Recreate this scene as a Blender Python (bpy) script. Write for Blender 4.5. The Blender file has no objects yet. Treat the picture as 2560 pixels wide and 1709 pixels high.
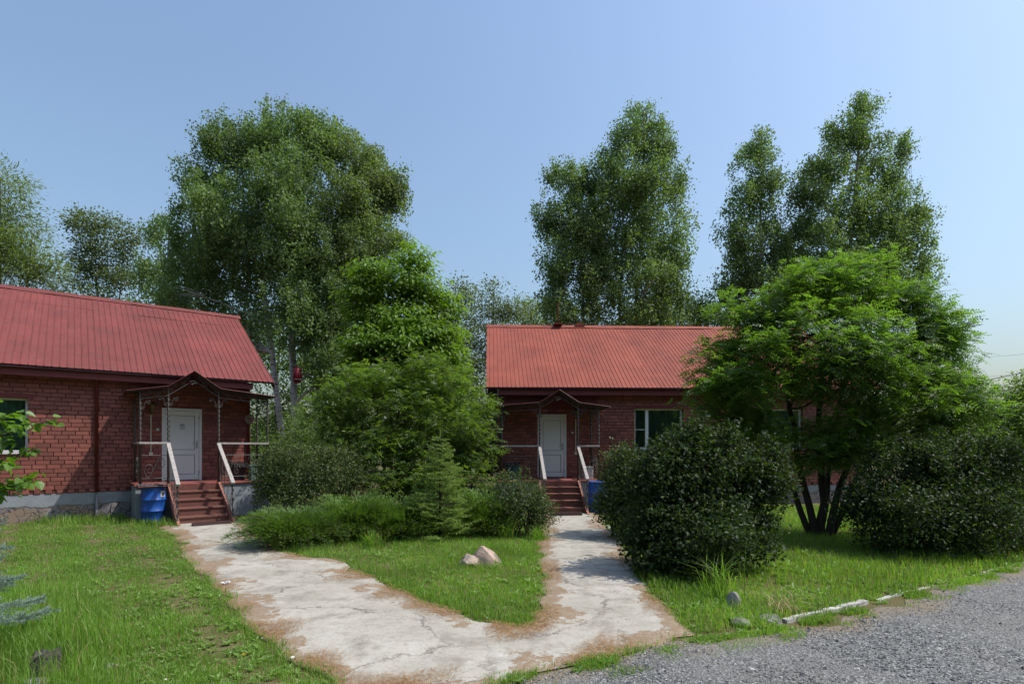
import bpy, math, random
import numpy as np
from mathutils import Vector, Matrix

R = math.radians
random.seed(7)
scene = bpy.context.scene
COL = scene.collection

# ------------------------------------------------------------------ camera, sky, sun, exposure
F, EYE, HOR = 1400.0, 1.82, 1120.0       # focal length in pixels of the 2560 px wide photograph, eye height, horizon row
cam_d = bpy.data.cameras.new('camera'); cam = bpy.data.objects.new('camera', cam_d); COL.objects.link(cam)
cam.location = (0, 0, EYE); cam.rotation_euler = (R(90), 0, 0)
cam_d.sensor_width = 36.0; cam_d.lens = F / 2560 * 36; cam_d.shift_y = (HOR - 854.5) / 2560
cam_d.clip_start = 0.05; cam_d.clip_end = 3000
scene.camera = cam

SUN_EL, SUN_AZ = R(57), R(92)            # azimuth clockwise from +Y
sun_dir = Vector((math.cos(SUN_EL) * math.sin(SUN_AZ), math.cos(SUN_EL) * math.cos(SUN_AZ), math.sin(SUN_EL)))
world = bpy.data.worlds.new('World'); scene.world = world; world.use_nodes = True
wn = world.node_tree; wn.nodes.clear()
wo = wn.nodes.new('ShaderNodeOutputWorld'); wb = wn.nodes.new('ShaderNodeBackground'); ws = wn.nodes.new('ShaderNodeTexSky')
ws.sky_type = 'NISHITA'; ws.sun_disc = False; ws.sun_elevation = SUN_EL; ws.sun_rotation = SUN_AZ
ws.altitude = 0; ws.air_density = 1.8; ws.dust_density = 3.3; ws.ozone_density = 9.5
wb.inputs['Strength'].default_value = 0.117
wh = wn.nodes.new('ShaderNodeHueSaturation'); wh.inputs['Saturation'].default_value = .88      # hazy air: a paler blue
wn.links.new(ws.outputs[0], wh.inputs['Color']); wn.links.new(wh.outputs[0], wb.inputs['Color']); wn.links.new(wb.outputs[0], wo.inputs['Surface'])

sl = bpy.data.lights.new('sun', 'SUN'); sl.energy = 3.1; sl.angle = R(0.55); sl.color = (1.0, 0.955, 0.88)
so = bpy.data.objects.new('sun', sl); COL.objects.link(so)
so.rotation_euler = sun_dir.to_track_quat('Z', 'Y').to_euler(); so.location = (20, 5, 30)

scene.view_settings.view_transform = 'Standard'; scene.view_settings.look = 'None'
scene.view_settings.exposure = 0.64; scene.view_settings.gamma = 1.0; scene.view_settings.use_curve_mapping = False
cy = scene.cycles
cy.max_bounces = 10; cy.diffuse_bounces = 5; cy.glossy_bounces = 3; cy.transmission_bounces = 6; cy.transparent_max_bounces = 8
cy.sample_clamp_indirect = 5.0; cy.use_denoising = True

# ------------------------------------------------------------------ helpers
def at(px, py, Y):                        # where a thing seen at (px, py) stands when it is Y metres away
    return np.array(((px - 1280) * Y / F, Y, EYE - (py - HOR) * Y / F))
def gp(px, py):                           # the same for a point on the ground
    Y = EYE * F / (py - HOR)
    return ((px - 1280) * Y / F, Y)
def nrm(a):
    return a / np.maximum(np.linalg.norm(a, axis=-1, keepdims=True), 1e-9)

def make_mesh(name, V, T=None, Q=None, smooth=False):
    V = np.asarray(V, np.float32)
    T = np.zeros((0, 3), np.int32) if T is None or len(T) == 0 else np.asarray(T, np.int32)
    Q = np.zeros((0, 4), np.int32) if Q is None or len(Q) == 0 else np.asarray(Q, np.int32)
    me = bpy.data.meshes.new(name)
    me.vertices.add(len(V)); me.vertices.foreach_set('co', V.ravel())
    nt, nq = len(T), len(Q)
    me.loops.add(3 * nt + 4 * nq)
    me.loops.foreach_set('vertex_index', np.concatenate([T.ravel(), Q.ravel()]).astype(np.int32))
    me.polygons.add(nt + nq)
    me.polygons.foreach_set('loop_start', np.concatenate([np.arange(nt) * 3, 3 * nt + np.arange(nq) * 4]).astype(np.int32))
    me.polygons.foreach_set('use_smooth', np.full(nt + nq, bool(smooth)))
    me.update(calc_edges=True)
    return me

def tag(o, label=None, cat=None, group=None, kind=None):
    if label: o['label'] = label
    if cat: o['category'] = cat
    if group: o['group'] = group
    if kind: o['kind'] = kind
    return o
def link(name, me, mat=None, parent=None, loc=None):
    o = bpy.data.objects.new(name, me); COL.objects.link(o)
    if mat is not None and me is not None and not me.materials: me.materials.append(mat)
    if parent is not None: o.parent = parent
    if loc is not None: o.location = loc
    return o
def empty(name, loc, rz, label, cat, group=None):
    o = bpy.data.objects.new(name, None); COL.objects.link(o); o.empty_display_size = .3
    o.location = loc; o.rotation_euler = (0, 0, rz)
    return tag(o, label, cat, group)

class MB:                                 # collects shapes, links them as one mesh object
    def __init__(s): s.v, s.t, s.q, s.n = [], [], [], 0
    def add(s, V, T=None, Q=None):
        V = np.asarray(V, float)
        if T is not None and len(T): s.t.append(np.asarray(T) + s.n)
        if Q is not None and len(Q): s.q.append(np.asarray(Q) + s.n)
        s.v.append(V); s.n += len(V); return s
    def box(s, x0, x1, y0, y1, z0, z1, bev=0):
        if bev <= 0:
            V = [(x, y, z) for z in (z0, z1) for y in (y0, y1) for x in (x0, x1)]
            return s.add(V, None, [(0, 2, 3, 1), (4, 5, 7, 6), (0, 1, 5, 4), (2, 6, 7, 3), (0, 4, 6, 2), (1, 3, 7, 5)])
        b = bev; V = []
        for (z, i) in ((z0, b), (z0 + b, 0), (z1 - b, 0), (z1, b)):
            V += [(x0 + i + (b if i == 0 else 0), y0 + i, z), (x1 - i - (b if i == 0 else 0), y0 + i, z), (x1 - i, y0 + i + (b if i == 0 else 0), z), (x1 - i, y1 - i - (b if i == 0 else 0), z),
                  (x1 - i - (b if i == 0 else 0), y1 - i, z), (x0 + i + (b if i == 0 else 0), y1 - i, z), (x0 + i, y1 - i - (b if i == 0 else 0), z), (x0 + i, y0 + i + (b if i == 0 else 0), z)]
        Q = []
        for r in range(3):
            for k in range(8): Q.append((r * 8 + k, r * 8 + (k + 1) % 8, r * 8 + 8 + (k + 1) % 8, r * 8 + 8 + k))
        for o, f in ((0, -1), (24, 1)):
            q = (0, 1, 3, 5); Q.append(tuple(o + i for i in (q if f > 0 else q[::-1])))
        return s.add(V, None, Q)
    def tube(s, P, r, sides=6, cap=True):
        V, T, Q = tube(P, r, sides, cap); return s.add(V, T, Q)
    def lathe(s, prof, sides=24, c=(0, 0)):
        prof = np.asarray(prof, float); a = np.arange(sides) * 2 * math.pi / sides
        V = np.concatenate([np.stack([c[0] + p[0] * np.cos(a), c[1] + p[0] * np.sin(a), np.full(sides, p[1])], 1) for p in prof])
        Q = [(r * sides + k, r * sides + (k + 1) % sides, (r + 1) * sides + (k + 1) % sides, (r + 1) * sides + k) for r in range(len(prof) - 1) for k in range(sides)]
        return s.add(V, None, Q)
    def prism(s, poly, axis, a0, a1):     # poly of (u, v) extruded along axis ('x': u=y, v=z; 'y': u=x, v=z)
        n = len(poly)
        f = (lambda u, v, a: (a, u, v)) if axis == 'x' else (lambda u, v, a: (u, a, v))
        V = [f(u, v, a0) for u, v in poly] + [f(u, v, a1) for u, v in poly]
        Q = [(k, (k + 1) % n, n + (k + 1) % n, n + k) for k in range(n)]
        T = [(0, k, k + 1) for k in range(1, n - 1)] + [(n, n + k + 1, n + k) for k in range(1, n - 1)]
        return s.add(V, T, Q)
    def mesh(s, name, smooth=False):
        return make_mesh(name, np.concatenate(s.v), np.concatenate(s.t) if s.t else None, np.concatenate(s.q) if s.q else None, smooth)
    def build(s, name, mat, parent=None, smooth=False, loc=None):
        return link(name, s.mesh(name, smooth), mat, parent, loc)

def tube(P, r, sides=6, cap=True):
    P = np.asarray(P, float); n = len(P); r = np.broadcast_to(np.asarray(r, float), (n,))
    D = np.gradient(P, axis=0); D = nrm(D)
    ref = np.array((0, 0, 1.0)) if abs(D[:, 2]).mean() < .8 else np.array((1.0, 0, 0))
    S = nrm(np.cross(D, ref)); U = np.cross(S, D)
    a = np.arange(sides) * 2 * math.pi / sides
    V = (P[:, None] + r[:, None, None] * (np.cos(a)[None, :, None] * S[:, None] + np.sin(a)[None, :, None] * U[:, None])).reshape(-1, 3)
    i = np.arange(n - 1)[:, None] * sides; k = np.arange(sides)[None]; k2 = (k + 1) % sides
    Q = np.stack([i + k, i + sides + k, i + sides + k2, i + k2], -1).reshape(-1, 4)
    T = []
    if cap:
        for o in (0, (n - 1) * sides): T += [(o, o + j, o + j + 1) for j in range(1, sides - 1)]
    return V, T, Q

def curve(p0, p1, bend, n=6):             # bowed line from p0 to p1
    p0, p1, bend = map(np.asarray, (p0, p1, bend)); t = np.linspace(0, 1, n)[:, None]
    return p0 * (1 - t) + p1 * t + 4 * t * (1 - t) * bend

# ------------------------------------------------------------------ materials
class NT:
    def __init__(s, name):
        s.m = bpy.data.materials.new(name); s.m.use_nodes = True; s.t = s.m.node_tree; s.t.nodes.clear()
        s.out = s.n('ShaderNodeOutputMaterial')
    def n(s, typ, **kw):
        x = s.t.nodes.new(typ)
        for k, v in kw.items():
            if k in ('operation', 'blend_type', 'data_type', 'noise_dimensions', 'feature', 'attribute_name', 'attribute_type', 'normalize', 'distance', 'invert', 'interpolation_type', 'musgrave_type', 'wave_type', 'bands_direction', 'clamp', 'noise_type'): setattr(x, k, v)
            else: s.set(x, k, v)
        return x
    def set(s, x, k, v):
        k = int(k[1:]) if k[0] == 'i' and k[1:].isdigit() else k.replace('_', ' ')
        i = x.inputs[k]
        if isinstance(v, bpy.types.NodeSocket): s.t.links.new(v, i)
        else:
            try: i.default_value = v
            except Exception: i.default_value = tuple(v) + (1.0,)
    def pos(s): return s.n('ShaderNodeNewGeometry').outputs['Position']
    def noise(s, scale, detail=3, rough=.55, vec=None, dist=0):
        x = s.n('ShaderNodeTexNoise', Scale=scale, Detail=detail, Roughness=rough, Distortion=dist)
        s.t.links.new(vec if vec is not None else s.pos(), x.inputs['Vector']); return x.outputs['Fac']
    def ramp(s, fac, stops):
        x = s.n('ShaderNodeValToRGB'); s.t.links.new(fac, x.inputs[0]); e = x.color_ramp.elements
        while len(e) < len(stops): e.new(.5)
        for k, (p, c) in enumerate(stops):
            e[k].position = p; e[k].color = (c, c, c, 1) if isinstance(c, (int, float)) else tuple(c) + (1,)
        return x.outputs[0]
    def mix(s, fac, a, b, mode='MIX'):
        x = s.n('ShaderNodeMix', data_type='RGBA', blend_type=mode)
        for i, v in ((0, fac), (6, a), (7, b)):
            if isinstance(v, bpy.types.NodeSocket): s.t.links.new(v, x.inputs[i])
            elif i == 0: x.inputs[0].default_value = v
            else: x.inputs[i].default_value = (v, v, v, 1) if isinstance(v, (int, float)) else tuple(v)[:3] + (1,)
        return x.outputs[2]
    def math(s, op, a, b=0.0):
        x = s.n('ShaderNodeMath', operation=op)
        for i, v in ((0, a), (1, b)):
            if isinstance(v, bpy.types.NodeSocket): s.t.links.new(v, x.inputs[i])
            else: x.inputs[i].default_value = v
        return x.outputs[0]
    def bump(s, h, strength=.4, dist=.01):
        return s.n('ShaderNodeBump', Strength=strength, Distance=dist, Height=h).outputs[0]
    def rand(s): return s.n('ShaderNodeObjectInfo').outputs['Random']
    def island(s): return s.n('ShaderNodeNewGeometry').outputs['Random Per Island']
    def attr(s, a): return s.n('ShaderNodeAttribute', attribute_name=a).outputs['Fac']
    def finish(s, color, rough=.7, normal=None, metal=0, spec=.5, **kw):
        b = s.n('ShaderNodeBsdfPrincipled')
        for k, v in (('Base_Color', color), ('Roughness', rough), ('Metallic', metal), ('Specular_IOR_Level', spec)): s.set(b, k, v)
        if normal is not None: s.set(b, 'Normal', normal)
        for k, v in kw.items(): s.set(b, k, v)
        s.t.links.new(b.outputs[0], s.out.inputs[0]); return s.m

def plain(name, c1, c2=None, scale=6, rough=.7, bump=.25, bdist=.004, spec=.4, metal=0, var=0.0):
    t = NT(name); c2 = c2 or tuple(x * .7 for x in c1)
    f = t.ramp(t.noise(scale, 5, .62), [(.32, 0.0), (.68, 1.0)])
    c = t.mix(f, c1, c2)
    if var: c = t.mix(1.0, c, t.ramp(t.rand(), [(0, 1 - var), (1, 1 + var)]), 'MULTIPLY')
    return t.finish(c, rough, t.bump(t.noise(scale * 9, 4, .6), bump, bdist) if bump else None, metal, spec)

def leaf_mat(name, c1, c2, c3=None, trans=.42, tcol=None, rough=.42, spec=.45, patch=.5):
    t = NT(name); r = t.island()
    c = t.mix(t.ramp(r, [(.05, 0.0), (.95, 1.0)]), c1, c2)
    if c3: c = t.mix(t.ramp(r, [(.9, 0.0), (.93, 1.0)]), c, c3)
    big = t.ramp(t.noise(patch, 2, .5), [(.35, .82), (.65, 1.15)])
    c = t.mix(1.0, c, big, 'MULTIPLY')
    b = t.n('ShaderNodeBsdfPrincipled'); t.set(b, 'Base_Color', c); t.set(b, 'Roughness', rough); t.set(b, 'Specular_IOR_Level', spec)
    tr = t.n('ShaderNodeBsdfTranslucent'); tc = t.mix(1.0, c, tcol or (1.5, 1.75, .55), 'MULTIPLY'); t.set(tr, 'Color', tc)
    m = t.n('ShaderNodeMixShader'); m.inputs[0].default_value = trans
    t.t.links.new(b.outputs[0], m.inputs[1]); t.t.links.new(tr.outputs[0], m.inputs[2]); t.t.links.new(m.outputs[0], t.out.inputs[0])
    return t.m

def m_brick():
    t = NT('painted_brick')
    c = t.mix(t.math('FRACT', t.math('ADD', t.rand(), t.math('MULTIPLY', t.island(), 3.7))), (.275, .090, .066), (.150, .049, .040))
    c = t.mix(t.ramp(t.noise(.6, 5, .7), [(.52, 0.0), (.75, .45)]), c, (.10, .045, .04))
    c = t.mix(t.ramp(t.noise(14, 5, .65), [(.45, 0.0), (.75, .5)]), c, (.11, .038, .034))
    c = t.mix(t.ramp(t.noise(.9, 3), [(.5, 0.0), (.8, .35)]), c, (.22, .075, .06))
    return t.finish(c, .62, t.bump(t.noise(90, 4, .6), .35, .003), spec=.35)
def m_roof(name, a, b, rust):
    t = NT(name)
    c = t.mix(t.ramp(t.noise(1.1, 5, .6), [(.35, 0.0), (.7, 1.0)]), a, b)
    mp = t.n('ShaderNodeMapping'); mp.inputs['Scale'].default_value = (1.2, 4.0, 4.0); t.t.links.new(t.pos(), mp.inputs['Vector'])
    c = t.mix(t.ramp(t.noise(2.2, 6, .7, mp.outputs[0]), [(.52, 0.0), (.72, .55)]), c, rust)
    c = t.mix(t.ramp(t.noise(7, 5, .7), [(.58, 0.0), (.78, .4)]), c, tuple(min(1, x * 1.5 + .04) for x in a))
    mp2 = t.n('ShaderNodeMapping'); mp2.inputs['Scale'].default_value = (9, .7, .7); t.t.links.new(t.n('ShaderNodeTexCoord').outputs['Object'], mp2.inputs['Vector'])
    c = t.mix(t.ramp(t.noise(1.6, 5, .7, mp2.outputs[0]), [(.52, 0.0), (.75, .7)]), c, tuple(x * .58 for x in b))
    c = t.mix(1.0, c, t.ramp(t.rand(), [(0, .90), (1, 1.06)]), 'MULTIPLY')
    return t.finish(c, t.ramp(t.noise(3, 3), [(.3, .62), (.7, .8)]), t.bump(t.noise(5, 3), .12, .01), spec=.22)
def m_concrete_path():
    t = NT('path_concrete')
    e = t.attr('edge')
    c = t.mix(t.ramp(t.noise(.9, 6, .65), [(.36, 0.0), (.66, 1.0)]), (.405, .38, .332), (.30, .275, .23))
    c = t.mix(t.ramp(t.noise(2.6, 6, .7), [(.50, 0.0), (.70, .8)]), c, (.175, .155, .125))
    c = t.mix(t.ramp(t.noise(6.5, 5, .7), [(.62, 0.0), (.72, .5)]), c, (.52, .50, .46))
    c = t.mix(t.ramp(t.noise(11, 8, .8), [(.50, 0.0), (.66, .65)]), c, (.22, .195, .155))
    c = t.mix(t.ramp(t.noise(60, 3, .7), [(.58, 0.0), (.72, .6)]), c, (.13, .115, .095))
    vo = t.n('ShaderNodeTexVoronoi', feature='DISTANCE_TO_EDGE', Scale=.55)
    w = t.n('ShaderNodeVectorMath', operation='ADD'); t.t.links.new(t.pos(), w.inputs[0])
    nz = t.n('ShaderNodeTexNoise', Scale=2.2, Detail=6.0, Roughness=.7); t.t.links.new(t.pos(), nz.inputs['Vector'])
    sc = t.n('ShaderNodeVectorMath', operation='SCALE'); t.t.links.new(nz.outputs['Color'], sc.inputs[0]); sc.inputs['Scale'].default_value = .8
    t.t.links.new(sc.outputs[0], w.inputs[1]); t.t.links.new(w.outputs[0], vo.inputs['Vector'])
    crack = t.ramp(vo.outputs['Distance'], [(.004, 1.0), (.016, 0.0)])
    c = t.mix(t.math('MULTIPLY', crack, t.ramp(t.noise(1.1, 2), [(.4, 0.0), (.55, .8)])), c, (.11, .09, .07))
    # fallen needles gather along the edges
    lit = t.math('ADD', t.math('MULTIPLY', e, -.80), t.math('MULTIPLY', t.noise(.95, 9, .74), 2.5))
    mask = t.math('MULTIPLY', t.ramp(lit, [(.97, 0.0), (1.16, .95)]), t.ramp(t.noise(16, 6, .75), [(.30, .45), (.55, 1.0)]))
    mp = t.n('ShaderNodeMapping'); mp.inputs['Scale'].default_value = (9, 30, 9); mp.inputs['Rotation'].default_value = (0, 0, .5); t.t.links.new(t.pos(), mp.inputs['Vector'])
    needle = t.mix(t.noise(3.5, 6, .75, mp.outputs[0]), (.30, .205, .125), (.13, .085, .052))
    c = t.mix(mask, c, needle)
    h = t.math('ADD', t.noise(28, 6, .7), t.math('MULTIPLY', crack, -.5))
    h = t.math('ADD', h, t.math('MULTIPLY', mask, .25))
    return t.finish(c, .9, t.bump(h, .55, .012), spec=.25)
def m_gravel():
    t = NT('road_gravel'); e = t.attr('edge')
    vo = t.n('ShaderNodeTexVoronoi', Scale=62.0); t.t.links.new(t.pos(), vo.inputs['Vector'])
    g = t.ramp(t.noise(.01, 0, .5, vo.outputs['Color']), [(.3, (.10, .10, .105)), (.5, (.19, .19, .195)), (.7, (.33, .325, .32))])
    vr = t.n('ShaderNodeSeparateColor'); t.t.links.new(vo.outputs['Color'], vr.inputs[0])
    g = t.ramp(vr.outputs[0], [(0, (.052, .053, .053)), (.5, (.125, .126, .124)), (.85, (.195, .192, .182)), (1, (.32, .32, .315))])
    g = t.mix(t.ramp(t.noise(.7, 5, .6), [(.42, 0.0), (.7, .6)]), g, (.165, .157, .143))
    dirt = t.ramp(t.math('ADD', t.math('MULTIPLY', e, -1.2), t.math('MULTIPLY', t.noise(1.5, 6, .65), 1.5)), [(.3, 0.0), (.65, .8)])
    g = t.mix(dirt, g, t.mix(t.noise(25, 4), (.15, .115, .075), (.25, .20, .14)))
    return t.finish(g, .9, t.bump(t.math('ADD', vo.outputs['Distance'], t.noise(20, 4)), .8, .012), spec=.3)
def m_ground():
    t = NT('soil')
    c = t.mix(t.ramp(t.noise(1.7, 6, .65), [(.35, 0.0), (.7, 1.0)]), (.085, .085, .028), (.13, .10, .055))
    c = t.mix(t.ramp(t.noise(18, 5, .7), [(.5, 0.0), (.75, .7)]), c, (.20, .15, .085))
    return t.finish(c, .95, t.bump(t.noise(40, 5, .7), .7, .02), spec=.15)
def m_bark(name, white=True):
    t = NT(name)
    if white:
        mp = t.n('ShaderNodeMapping'); mp.inputs['Scale'].default_value = (3, 3, 14); t.t.links.new(t.pos(), mp.inputs['Vector'])
        m = t.ramp(t.noise(1.0, 5, .7, mp.outputs[0]), [(.55, 0.0), (.62, 1.0)])
        c = t.mix(m, (.50, .47, .43), (.06, .05, .045))
        c = t.mix(t.ramp(t.noise(2, 4), [(.5, 0.0), (.75, .8)]), c, (.20, .17, .14))
    else:
        mp = t.n('ShaderNodeMapping'); mp.inputs['Scale'].default_value = (14, 14, 3); t.t.links.new(t.pos(), mp.inputs['Vector'])
        c = t.mix(t.noise(1.5, 6, .7, mp.outputs[0]), (.085, .065, .05), (.03, .025, .02)); m = t.noise(2.5, 5, .7, mp.outputs[0])
    return t.finish(c, .85, t.bump(m, .6, .02), spec=.25)
def m_plinth():
    t = NT('rendered_plinth'); z = t.n('ShaderNodeSeparateXYZ'); t.t.links.new(t.pos(), z.inputs[0])
    c = t.mix(t.ramp(t.noise(3, 5, .6), [(.4, 0.0), (.7, 1.0)]), (.25, .265, .29), (.20, .21, .225))
    low = t.ramp(t.math('ADD', t.math('MULTIPLY', z.outputs[2], 1.0), t.math('MULTIPLY', t.noise(2.0, 6, .7), .35)), [(.56, 1.0), (.59, 0.0)])
    vo = t.n('ShaderNodeTexVoronoi', feature='DISTANCE_TO_EDGE', Scale=5.5)
    w = t.n('ShaderNodeVectorMath', operation='ADD'); t.t.links.new(t.pos(), w.inputs[0])
    nz = t.n('ShaderNodeTexNoise', Scale=5.0, Detail=5.0); t.t.links.new(t.pos(), nz.inputs['Vector'])
    sc = t.n('ShaderNodeVectorMath', operation='SCALE'); t.t.links.new(nz.outputs['Color'], sc.inputs[0]); sc.inputs['Scale'].default_value = .35
    t.t.links.new(sc.outputs[0], w.inputs[1]); t.t.links.new(w.outputs[0], vo.inputs['Vector'])
    crack = t.ramp(vo.outputs['Distance'], [(.01, 1.0), (.05, 0.0)])
    old = t.mix(t.ramp(t.noise(5, 6, .7), [(.35, 0.0), (.7, 1.0)]), (.25, .22, .225), (.15, .12, .125))
    old = t.mix(t.ramp(t.noise(2.1, 3), [(.58, 0.0), (.64, .8)]), old, (.24, .17, .12))
    old = t.mix(t.math('MULTIPLY', crack, .8), old, (.05, .045, .045))
    c = t.mix(low, c, old)
    h = t.math('ADD', t.math('MULTIPLY', low, -.6), t.math('MULTIPLY', t.math('MULTIPLY', crack, low), -.8))
    return t.finish(c, .9, t.bump(t.math('ADD', h, t.math('MULTIPLY', t.noise(30, 4), .3)), .7, .03), spec=.2)
def m_glass():
    t = NT('window_glass')
    g = t.n('ShaderNodeBsdfGlossy', Color=(1, 1, 1, 1), Roughness=.01); tr = t.n('ShaderNodeBsdfTransparent', Color=(.86, .93, .90, 1))
    fr = t.n('ShaderNodeFresnel', IOR=1.8); m = t.n('ShaderNodeMixShader')
    for a, b in ((fr.outputs[0], 0), (tr.outputs[0], 1), (g.outputs[0], 2)): t.t.links.new(a, m.inputs[b])
    t.t.links.new(m.outputs[0], t.out.inputs[0]); return t.m
def m_stone(name, a, b, c3):
    t = NT(name)
    c = t.mix(t.ramp(t.noise(7, 6, .65), [(.35, 0.0), (.65, 1.0)]), a, b)
    c = t.mix(t.ramp(t.noise(3.5, 4), [(.52, 0.0), (.62, .9)]), c, c3)
    c = t.mix(t.ramp(t.noise(55, 3), [(.6, 0.0), (.7, .6)]), c, tuple(x * .35 for x in a))
    return t.finish(c, .85, t.bump(t.noise(22, 6, .7), .8, .02), spec=.3)

M = {
 'brick': m_brick(),
 'mortar': plain('painted_mortar', (.135, .035, .03), (.10, .028, .025), 8, .8),
 'trim': plain('red_trim', (.15, .026, .024), (.115, .02, .02), 5, .55, .1),
 'darktrim': plain('dark_board', (.05, .016, .015), (.03, .012, .012), 5, .7, .2),
 'roof_l': m_roof('roof_paint_faded', (.200, .049, .043), (.142, .039, .035), (.115, .064, .058)),
 'roof_r': m_roof('roof_paint', (.285, .071, .045), (.210, .052, .036), (.180, .078, .060)),
 'plinth': m_plinth(),
 'deckwall': plain('porch_render', (.27, .30, .335), (.21, .235, .26), 2.2, .85, .3),
 'deckred': plain('porch_red_paint', (.26, .075, .06), (.18, .055, .046), 7, .6, .3),
 'steps': plain('step_red_paint', (.17, .062, .045), (.105, .046, .036), 12, .6, .35),
 'string': plain('worn_red_paint', (.33, .16, .11), (.17, .05, .04), 16, .75, .4),
 'rail': plain('weathered_wood', (.42, .39, .365), (.22, .195, .18), 22, .8, .6, .006),
 'iron': plain('wrought_iron', (.045, .044, .044), (.075, .066, .058), 30, .5, .2, spec=.5, metal=0),
 'upvc': plain('white_plastic', (.62, .63, .62), (.58, .59, .575), 2, .35, 0, spec=.5),
 'upvc_dark': plain('door_gap', (.12, .12, .12), (.1, .1, .1), 2, .6, 0),
 'upvc_cream': plain('cream_plastic', (.55, .50, .36), (.5, .45, .32), 2, .4, 0),
 'steel': plain('steel', (.45, .45, .45), (.35, .35, .35), 10, .3, .1, metal=.9),
 'glass': m_glass(),
 'curtain': leaf_mat('sheer_curtain', (.20, .34, .27), (.24, .38, .30), None, .3, (1, 1, 1), .9, .1),
 'barrel': plain('blue_plastic', (.014, .085, .36), (.011, .065, .28), 3.5, .42, .12, spec=.45),
 'paper': plain('paper_label', (.62, .62, .58), (.42, .43, .42), 30, .7, 0),
 'bin_black': plain('black_plastic', (.035, .034, .04), (.05, .046, .055), 6, .5, .2),
 'bag': plain('bin_bag', (.012, .012, .014), (.02, .02, .022), 25, .25, .9, .02),
 'teal': plain('teal_paint', (.03, .21, .22), (.035, .15, .155), 7, .5, .2),
 'paleteal': plain('pale_teal_paint', (.20, .31, .30), (.14, .22, .21), 8, .6, .2),
 'whitebox': plain('white_paint', (.55, .57, .57), (.35, .36, .36), 12, .6, .2),
 'brass': plain('aged_brass', (.17, .13, .055), (.11, .085, .04), 20, .4, .2, metal=.5),
 'lampglass': plain('lamp_glass', (.20, .19, .13), (.15, .14, .10), 6, .2, 0, spec=.6),
 'matrub': plain('brown_rubber', (.075, .035, .032), (.05, .026, .024), 20, .7, .3),
 'path': m_concrete_path(), 'gravel': m_gravel(), 'soil': m_ground(),
 'kerb': plain('whitewashed_kerb', (.55, .54, .51), (.20, .185, .16), 14, .85, .5, .01),
 'birchbark': m_bark('birch_bark', True), 'bark': m_bark('dark_bark', False),
 'greybark': plain('grey_bark', (.16, .135, .11), (.08, .066, .055), 18, .85, .5, .02),
 'granite': m_stone('pink_granite', (.44, .335, .27), (.31, .225, .18), (.17, .155, .13)),
 'greystone': m_stone('grey_stone', (.30, .29, .28), (.20, .19, .18), (.14, .13, .12)),
 'deadwood': plain('weathered_stump_wood', (.14, .12, .105), (.05, .045, .045), 14, .9, .9, .03),
 'pebble': None, 'redplastic': plain('dark_red_plastic', (.22, .012, .02), (.15, .01, .015), 4, .35, .05),
 'wire': plain('black_cable', (.02, .02, .022), None, 5, .6, 0),
 'foil': plain('crumpled_foil', (.36, .36, .37), (.4, .4, .42), 20, .3, .4, metal=.3),
 'petal': plain('white_petal', (.72, .72, .68), (.6, .6, .56), 9, .6, 0),
 'yellow': plain('dandelion_yellow', (.75, .48, .02), (.6, .36, .01), 30, .7, .2),
 'plaque': plain('wooden_plaque', (.17, .10, .07), (.28, .2, .15), 25, .7, .3),
 'ink': plain('black_ink', (.03, .03, .032), None, 9, .6, 0),
 'galv': plain('galvanised_pipe', (.22, .23, .24), (.14, .14, .145), 12, .5, .2, metal=.4),
}
tp = NT('pebble'); M['pebble'] = tp.finish(tp.ramp(tp.island(), [(0, (.06, .062, .066)), (.6, (.15, .15, .15)), (.9, (.25, .245, .235)), (1, (.42, .41, .39))]), .85, spec=.3)
tp = NT('dry_needles'); M['needle'] = tp.finish(tp.ramp(tp.island(), [(0, (.14, .075, .035)), (.5, (.32, .18, .08)), (1, (.46, .30, .15))]), .8, spec=.2)
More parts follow.
